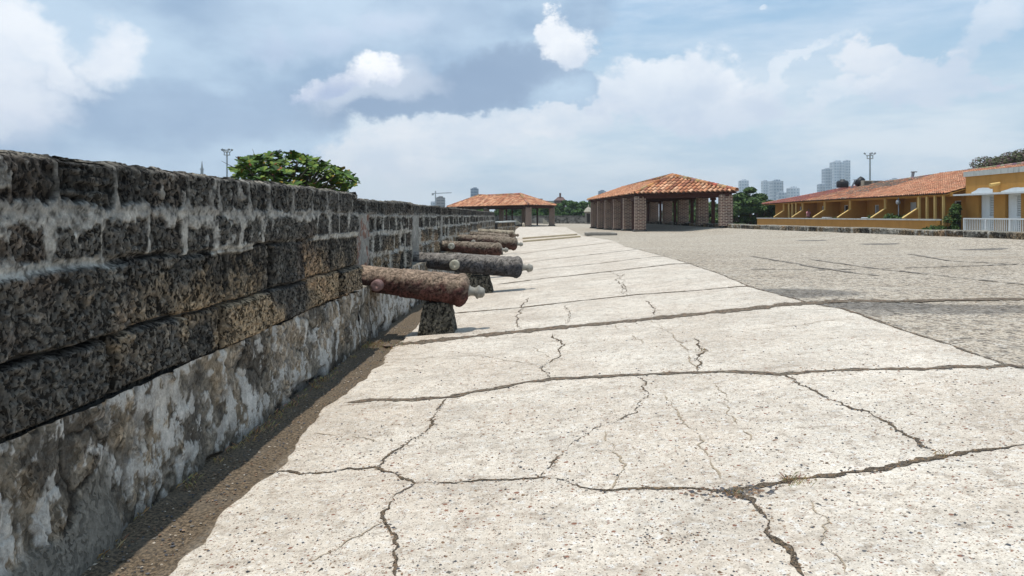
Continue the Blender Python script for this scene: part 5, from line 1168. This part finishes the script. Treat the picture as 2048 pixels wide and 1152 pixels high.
# ---------------------------------------------------------------- trees and plants
def leaf_cloud(blobs, n, size, pal, seed, flat=.6, bend=.3, shell=.55, aspect=1.7):
    """blobs: (x,y,z,rx,ry,rz); leaves as bent quads spread through the shells"""
    r = np.random.default_rng(seed); B = np.array(blobs, float); wgt = B[:, 3]*B[:, 4]+B[:, 5]*B[:, 3]; idx = r.choice(len(B), n, p=wgt/wgt.sum())
    d = r.normal(size=(n, 3)); d /= np.linalg.norm(d, axis=1)[:, None]; rad = shell+(1.05-shell)*r.random(n)**.6
    c = B[idx, :3]+d*B[idx, 3:6]*rad[:, None]; nrm = d+r.normal(size=(n, 3))*.6; nrm[:, 2] = np.abs(nrm[:, 2])+flat; nrm /= np.linalg.norm(nrm, axis=1)[:, None]
    t = r.normal(size=(n, 3)); t -= nrm*(t*nrm).sum(1)[:, None]; t /= np.linalg.norm(t, axis=1)[:, None]; b = np.cross(nrm, t)
    s = size*(.6+.8*r.random(n))[:, None]; k = aspect
    V = np.stack([c-t*s*.5*k, c-b*s*.36+nrm*s*bend*.2, c+t*s*.5*k-nrm*s*bend*.4, c+b*s*.36+nrm*s*bend*.2], 1)
    pal = np.array(pal); col = pal[r.integers(0, len(pal), n)]*(.65+.7*r.random((n, 1)))
    F = np.arange(n*4).reshape(n, 4)
    return V.reshape(-1, 3), F, np.repeat(col, 4, 0)
def tree(name, label, base, blobs, n, size, pal, seed, cat='tree', group=None, trunk=.15, limbs=True):
    bx, by, bz = base; t = thing(name, label, cat, base, group); v, f, c = leaf_cloud(blobs, n, size, pal, seed); link('crown', npmesh(v, f, c, False), LEAF, t)
    mb = MB(); cx = sum(b[0] for b in blobs)/len(blobs); cy = sum(b[1] for b in blobs)/len(blobs); cz = min(b[2] for b in blobs)
    mb.tube([(bx, by, bz), (bx*.6+cx*.4+.1, by, bz+(cz-bz)*.5), (cx, cy, cz)], [trunk*1.4, trunk, trunk*.7], 8)
    if limbs:
        for b in blobs: mb.tube([(bx*.3+cx*.7, cy, bz+(cz-bz)*.7), ((cx+b[0])/2, (cy+b[1])/2, cz), (b[0], b[1], b[2]+b[5]*.3)], [trunk*.6, trunk*.4, trunk*.12], 6)
    mb.build('trunk', BARK, t)
DG = [(.045, .080, .022), (.065, .115, .032), (.032, .058, .018), (.11, .17, .045)]
def auto_blobs(px0, px1, ptop, pbot, d, seed, nb=9, sq=.75, lay=4):
    r = random.Random(seed); a = at(px0, pbot, d); b = at(px1, ptop, d); W = (b.x-a.x); Hh = b.z-a.z; out = []
    for k in range(lay):
        f = (k+.5)/lay; wk = W*(1.0 if f < .6 else math.sqrt(max(.1, 1-((f-.55)/.5)**2))); m = max(3, int(nb*wk/W))
        for i in range(m):
            u = (i+.5)/m-.5+r.uniform(-.05, .05); e = 1-.35*(2*u)**2*f; rr = W*r.uniform(.09, .16); rz = min(rr*sq, Hh*.3)
            out.append((a.x+W/2+wk*u*.92, a.y+r.uniform(-.25, .3)*W, a.z+Hh*f*e*r.uniform(.9, 1.08), rr, rr, rz))
    return out
# big dark layered tree between pavilion and houses
tree('broadleaf_tree', 'dense dark layered tree between the nearer pavilion and the ochre houses', tuple(cf(27.5, 86, -5.2)), auto_blobs(1440, 1558, 378, 462, 84, 5, 8, .5, 5), 30000, .22, DG, 5, trunk=.3)
tree('broadleaf_tree', 'dark tree glimpsed between the piers of the nearer pavilion', tuple(cf(22, 92, -5.2)), auto_blobs(1325, 1450, 386, 470, 90, 8, 8), 11000, .26, DG, 8, trunk=.3)
for k, (x0, x1, y0, d, lb) in enumerate([(990, 1062, 408, 135, 'green tree seen through the left bays of the far pavilion'), (1052, 1122, 409, 130, 'bushy tree right behind the far pavilion corner'),
        (1108, 1162, 398, 140, 'tallest rounded green tree behind the far rubble wall'), (1146, 1200, 400, 136, 'green tree behind the sentry box'), (925, 995, 420, 140, 'low green tree behind the left part of the far pavilion'), (1195, 1262, 396, 150, 'green tree hidden mostly behind the nearer pavilion')]):
    c = cf(((x0+x1)/2-1024)/FPX*d, d, -5.2)
    tree('broadleaf_tree', lb, tuple(c), auto_blobs(x0-4, x1+4, y0, 449, d, 30+k, 6, .8, 4), 11000, .30, [(.06, .115, .032), (.085, .15, .04), (.04, .075, .025)], 30+k, group='trees behind the far rampart', trunk=.25)
tree('flowering_tree', 'domed tree with dusky purple blossom behind the shuttered house', tuple(cf(37, 56, -.2)), auto_blobs(1946, 2120, 306, 385, 55, 64, 13, .6, 5), 42000, .10, [(.09, .11, .045), (.12, .13, .06), (.16, .10, .10), (.20, .13, .14), (.07, .08, .035), (.10, .12, .05)], 61, trunk=.25)
def almond():
    """sea almond over the wall: rosettes of large paddle leaves"""
    r = np.random.default_rng(3); d0 = 20.0; base = cf((590-1024)/FPX*d0, d0, -5.2); t = thing('broadleaf_tree', 'broad tree with big glossy paddle leaves rising behind the near wall', 'tree', tuple(base))
    out = [(467, 338), (480, 316), (530, 308), (560, 303), (590, 306), (625, 311), (645, 320), (675, 338), (700, 345), (715, 362), (705, 375), (690, 384), (640, 395), (560, 395), (470, 360)]
    V = []; F = []; C = []; ros = []; tries = 0
    def inside(x, y):
        c = False; j = len(out)-1
        for i in range(len(out)):
            if (out[i][1] > y) != (out[j][1] > y) and x < (out[j][0]-out[i][0])*(y-out[i][1])/(out[j][1]-out[i][1])+out[i][0]: c = not c
            j = i
        return c
    while len(ros) < 560 and tries < 24000:
        tries += 1; x = r.uniform(455, 725); y = r.uniform(298, 400)
        if not inside(x, y): continue
        dd = d0+r.normal(0, 1.0); p = at(x, y+3, dd)
        if any((p-q).length < .10 for q in ros): continue
        ros.append(p)
    for p in ros:
        n = r.integers(6, 10); tilt = r.uniform(.2, 1.0); ph = r.uniform(0, 6.28); L = r.uniform(.12, .21); k0 = r.random()
        ax = Vector((r.normal(0, .35), r.normal(0, .35)-.15, 1)).normalized(); u = ax.orthogonal().normalized(); v = ax.cross(u)
        for i in range(n):
            a = ph+i*2.4; el = tilt*r.uniform(.5, 1.1); dr = (u*math.cos(a)+v*math.sin(a))*math.cos(el*.8)+ax*math.sin(el); dr.normalize(); sd = dr.cross(ax).normalized(); nn = sd.cross(dr)
            l = L*r.uniform(.8, 1.2); wd = l*.27; o = len(V); crv = .18*l
            for s, w_ in ((0, .12), (.3, .55), (.65, 1.0), (.88, .8), (1.0, .15)):
                m_ = p+dr*(l*s)-ax*(crv*s*s); V += [tuple(m_-sd*wd*w_+nn*wd*.25*w_), tuple(m_), tuple(m_+sd*wd*w_+nn*wd*.25*w_)]
            for q in range(4):
                for h in (0, 1): F.append((o+q*3+h, o+q*3+h+1, o+q*3+h+4, o+q*3+h+3))
            w0 = r.random(); c = (.060, .115, .018) if w0 < .5 else ((.125, .175, .022) if w0 < .80 else ((.03, .06, .014) if w0 < .955 else (.22, .15, .02)))
            if w0 > .985: c = (.22, .07, .03)
            k = r.uniform(.7, 1.3); C += [tuple(x*k for x in c)]*15
    link('crown', npmesh(V, F, np.array(C)), LEAF, t)
    mb = MB(); mb.tube([tuple(base), at(585, 470, d0), at(580, 400, d0)], [.22, .17, .14], 8)
    for q in ros[::6]: a = at(580+r.uniform(-30, 40), 395, d0); mb.tube([a, a.lerp(q, .55)+Vector((0, 0, -.08)), q], [.05, .03, .012], 5)
    mb.tube([at(500, 350, d0), at(470, 336, d0), at(443, 322, d0)], [.018, .012, .005], 4); mb.tube([at(512, 318, d0), at(505, 298, d0)], [.01, .004], 4)
    mb.build('trunk', BARK, t)
almond()
def potplant(off, d, h, w_, n, label, pal=DG, spiky=False, z=.5, seed=1, pot=True):
    p = H(off, d); t = thing('pot_plant', label, 'plant', (p.x, p.y, z-.02))
    if spiky:
        mb = MB(); r = random.Random(seed)
        for i in range(n):
            a = r.uniform(0, 6.28); l = h*r.uniform(.7, 1.1); ux, uy = math.cos(a), math.sin(a); q = []
            for s in (0, .4, .75, 1): q.append(Vector((p.x+ux*l*s*.75, p.y+uy*l*s*.75, z+.45+l*(s*.9-s*s*.35))))
            mb.tube(q, [.03, .035, .02, .004], 3, (.12, .15, .05))
        mb.build('foliage', VCOL, t)
    else:
        r = random.Random(seed); bl = [(p.x+r.uniform(-.3, .3)*w_, p.y+r.uniform(-.3, .3)*w_, z+.5+h*r.uniform(.2, .75), w_*.35, w_*.35, h*.3) for _ in range(6)]; v, f, c = leaf_cloud(bl, n, .11, pal, seed, shell=.2); link('foliage', npmesh(v, f, c, False), LEAF, t)
    if pot: mb = MB(); mb.lathe((p.x, p.y, 0), [(.14, z), (.20, z+.4), (.22, z+.45), (.18, z+.45), (.001, z+.42)], 12); mb.build('pot', paint('clay_pot', (.30, .14, .08), .1, 4), t)
potplant(.8, 52.0, .65, .6, 500, 'small bushy pot plant by the white round patio table', seed=2); potplant(.8, 48.8, .75, 1.1, 700, 'green leafy plant at the foot of the patio lamp post', seed=3); potplant(.85, 47.4, .7, .9, 500, 'leafy plant between lamp post and sloping wall of the nearest house', seed=4)
potplant(.8, 57.6, .9, 1, 26, 'spiky palm like pot plant before the middle ochre house', spiky=True, seed=6)
def creeper():
    r = random.Random(9); bl = []; a = cf(24.6, 42.5); b = cf(25.4, 42.9)
    for i in range(16): s = r.random(); z = .65+1.6*s**1.2; bl.append((b.x-r.uniform(0, .9)*(1.1-s), b.y-.5+r.uniform(-.4, .1), z, .25, .25, .22))
    for i in range(12): s = r.random(); q = cf(23.2+1.5*s, 41.5+.3*s, 0); bl.append((q.x, q.y, .62+.28*r.random(), .30, .25, .13))
    t = thing('shrub', 'straggling dark green shrub between garden wall and shuttered house', 'shrub', (a.x, a.y, .45)); v, f, c = leaf_cloud(bl, 2600, .10, DG, 77, shell=.1); link('foliage', npmesh(v, f, c, False), LEAF, t)
    mb = MB()
    for q in bl[::3]: mb.tube([(b.x-.3, b.y-.4, .45), (q[0], q[1], q[2])], [.025, .008], 5)
    mb.build('stem', BARK, t)
creeper()

# ---------------------------------------------------------------- the person on the far patio
def skin(name, pts, edges, m, parent, sub=2):
    """pts: (x,y,z,r) local to the parent; edges between them"""
    me = bpy.data.meshes.new(name); me.from_pydata([p[:3] for p in pts], edges, []); o = bpy.data.objects.new(name, me); COL.objects.link(o); o.parent = parent; ORG[o.name] = ORG[parent.name]
    me.materials.append(m); md = o.modifiers.new('s', 'SKIN'); md.use_smooth_shade = True
    for i, p in enumerate(pts): sv = me.skin_vertices[0].data[i]; sv.radius = (p[3], p[4] if len(p) > 4 else p[3])
    me.skin_vertices[0].data[0].use_root = True; s = o.modifiers.new('u', 'SUBSURF'); s.levels = sub; s.render_levels = sub
    return o
def person():
    p = at(1617, 430, 66); t = thing('person', 'person in a pink shirt and dark shorts standing with one arm reaching left', 'person', (p.x, p.y, .48), rz=.35)
    SK = paint('skin', (.20, .11, .075), .1, 5); PK = paint('pink_shirt', (.58, .26, .30), .1, 4); SH = paint('dark_cloth', (.04, .04, .055), .1, 4); HR = paint('hair', (.015, .012, .01), .1, 9)
    P = [(0, 0, .92, .13, .10), (0, 0, 1.08, .125, .09), (0, .01, 1.25, .145, .10), (0, .01, 1.38, .13, .085), (0, 0, 1.46, .055, .055), (0, -.01, 1.54, .062, .07), (0, -.015, 1.61, .072, .088), (0, -.01, 1.67, .05, .06),
         (.16, .01, 1.37, .055, .055), (.21, .0, 1.13, .040, .040), (.20, -.10, .92, .030, .030), (.20, -.13, .86, .028, .018),
         (-.16, .01, 1.37, .055, .055), (-.27, -.08, 1.15, .040, .040), (-.42, -.22, 1.02, .030, .030), (-.47, -.26, 1.0, .028, .018),
         (.09, 0, .84, .085, .085), (.10, -.02, .48, .055, .055), (.10, .02, .09, .035, .035), (.10, -.10, .035, .035, .03), (-.09, 0, .84, .085, .085), (-.10, .02, .48, .055, .055), (-.10, .05, .09, .035, .035), (-.10, -.07, .035, .035, .03)]
    E = [(0, 1), (1, 2), (2, 3), (3, 4), (4, 5), (5, 6), (6, 7), (3, 8), (8, 9), (9, 10), (10, 11), (3, 12), (12, 13), (13, 14), (14, 15), (0, 16), (16, 17), (17, 18), (18, 19), (0, 20), (20, 21), (21, 22), (22, 23)]
    def hand(i, dv, up):          # five short unequal fingers growing out of the palm vertex
        o = Vector(P[i][:3]); dv = Vector(dv).normalized(); up = Vector(up); sd = dv.cross(up).normalized()
        for k, (s, l) in enumerate(((-.024, .062), (-.008, .070), (.008, .066), (.023, .052), (-.034, .045))):
            q = o+sd*s+dv*(.022 if k < 4 else -.005); n = len(P); e = q+dv*l*.55+sd*(-.02 if k == 4 else 0); f = q+dv*l-up*.018+sd*(-.022 if k == 4 else 0)
            P.append((*q, .0085)); P.append((*e, .0078)); P.append((*f, .006)); E.extend([(i, n), (n, n+1), (n+1, n+2)])
    hand(11, (0, -.25, -1), (0, -1, 0)); hand(15, (-.75, -.6, -.1), (0, 0, 1))
    b = skin('body', P, E, SK, t); b.name = 'body'
    skin('shirt', [(0, 0, .90, .155, .12), (0, 0, 1.08, .145, .11), (0, .01, 1.25, .165, .12), (0, .01, 1.375, .145, .10), (0, 0, 1.43, .075, .07), (.165, .01, 1.365, .072, .072), (.205, 0, 1.20, .062, .062), (-.165, .01, 1.365, .072, .072), (-.235, -.05, 1.22, .062, .062)], [(0, 1), (1, 2), (2, 3), (3, 4), (3, 5), (5, 6), (3, 7), (7, 8)], PK, t)
    skin('shorts', [(0, 0, .93, .15, .12), (.09, 0, .82, .105, .105), (.10, -.01, .58, .085, .085), (-.09, 0, .82, .105, .105), (-.10, .01, .58, .085, .085)], [(0, 1), (1, 2), (0, 3), (3, 4)], SH, t)
    skin('hair', [(0, .03, 1.56, .055, .05), (0, .02, 1.63, .078, .085), (0, .0, 1.68, .062, .075)], [(0, 1), (1, 2)], HR, t)
    mb = MB()
    for s in (-.026, .026): mb.box((s, -.098, 1.625), (.018, .012, .010))
    mb.box((0, -.108, 1.597), (.022, .03, .032), 0, .6); mb.box((0, -.095, 1.565), (.045, .012, .010)); mb.build('face_features', HR, t, local=True)
    mb = MB()
    for s in (-.078, .078): mb.box((s, .0, 1.61), (.014, .035, .055))
    mb.build('ears', SK, t, local=True)
person()

# ---------------------------------------------------------------- air
def haze():
    hb = MB().box((0, 900, 62), (4200, 3800, 137)); o = hb.build('haze', None); m = bpy.data.materials.new('haze'); m.use_nodes = True; nt = m.node_tree; nt.nodes.clear()
    out = nt.nodes.new('ShaderNodeOutputMaterial'); v = nt.nodes.new('ShaderNodeVolumePrincipled'); v.inputs['Color'].default_value = (.86, .93, 1, 1); v.inputs['Density'].default_value = .00028; v.inputs['Anisotropy'].default_value = .2
    nt.links.new(v.outputs[0], out.inputs['Volume']); o.data.materials.append(m); props(o, 'pale humid air over the whole place', kind='stuff')
haze()
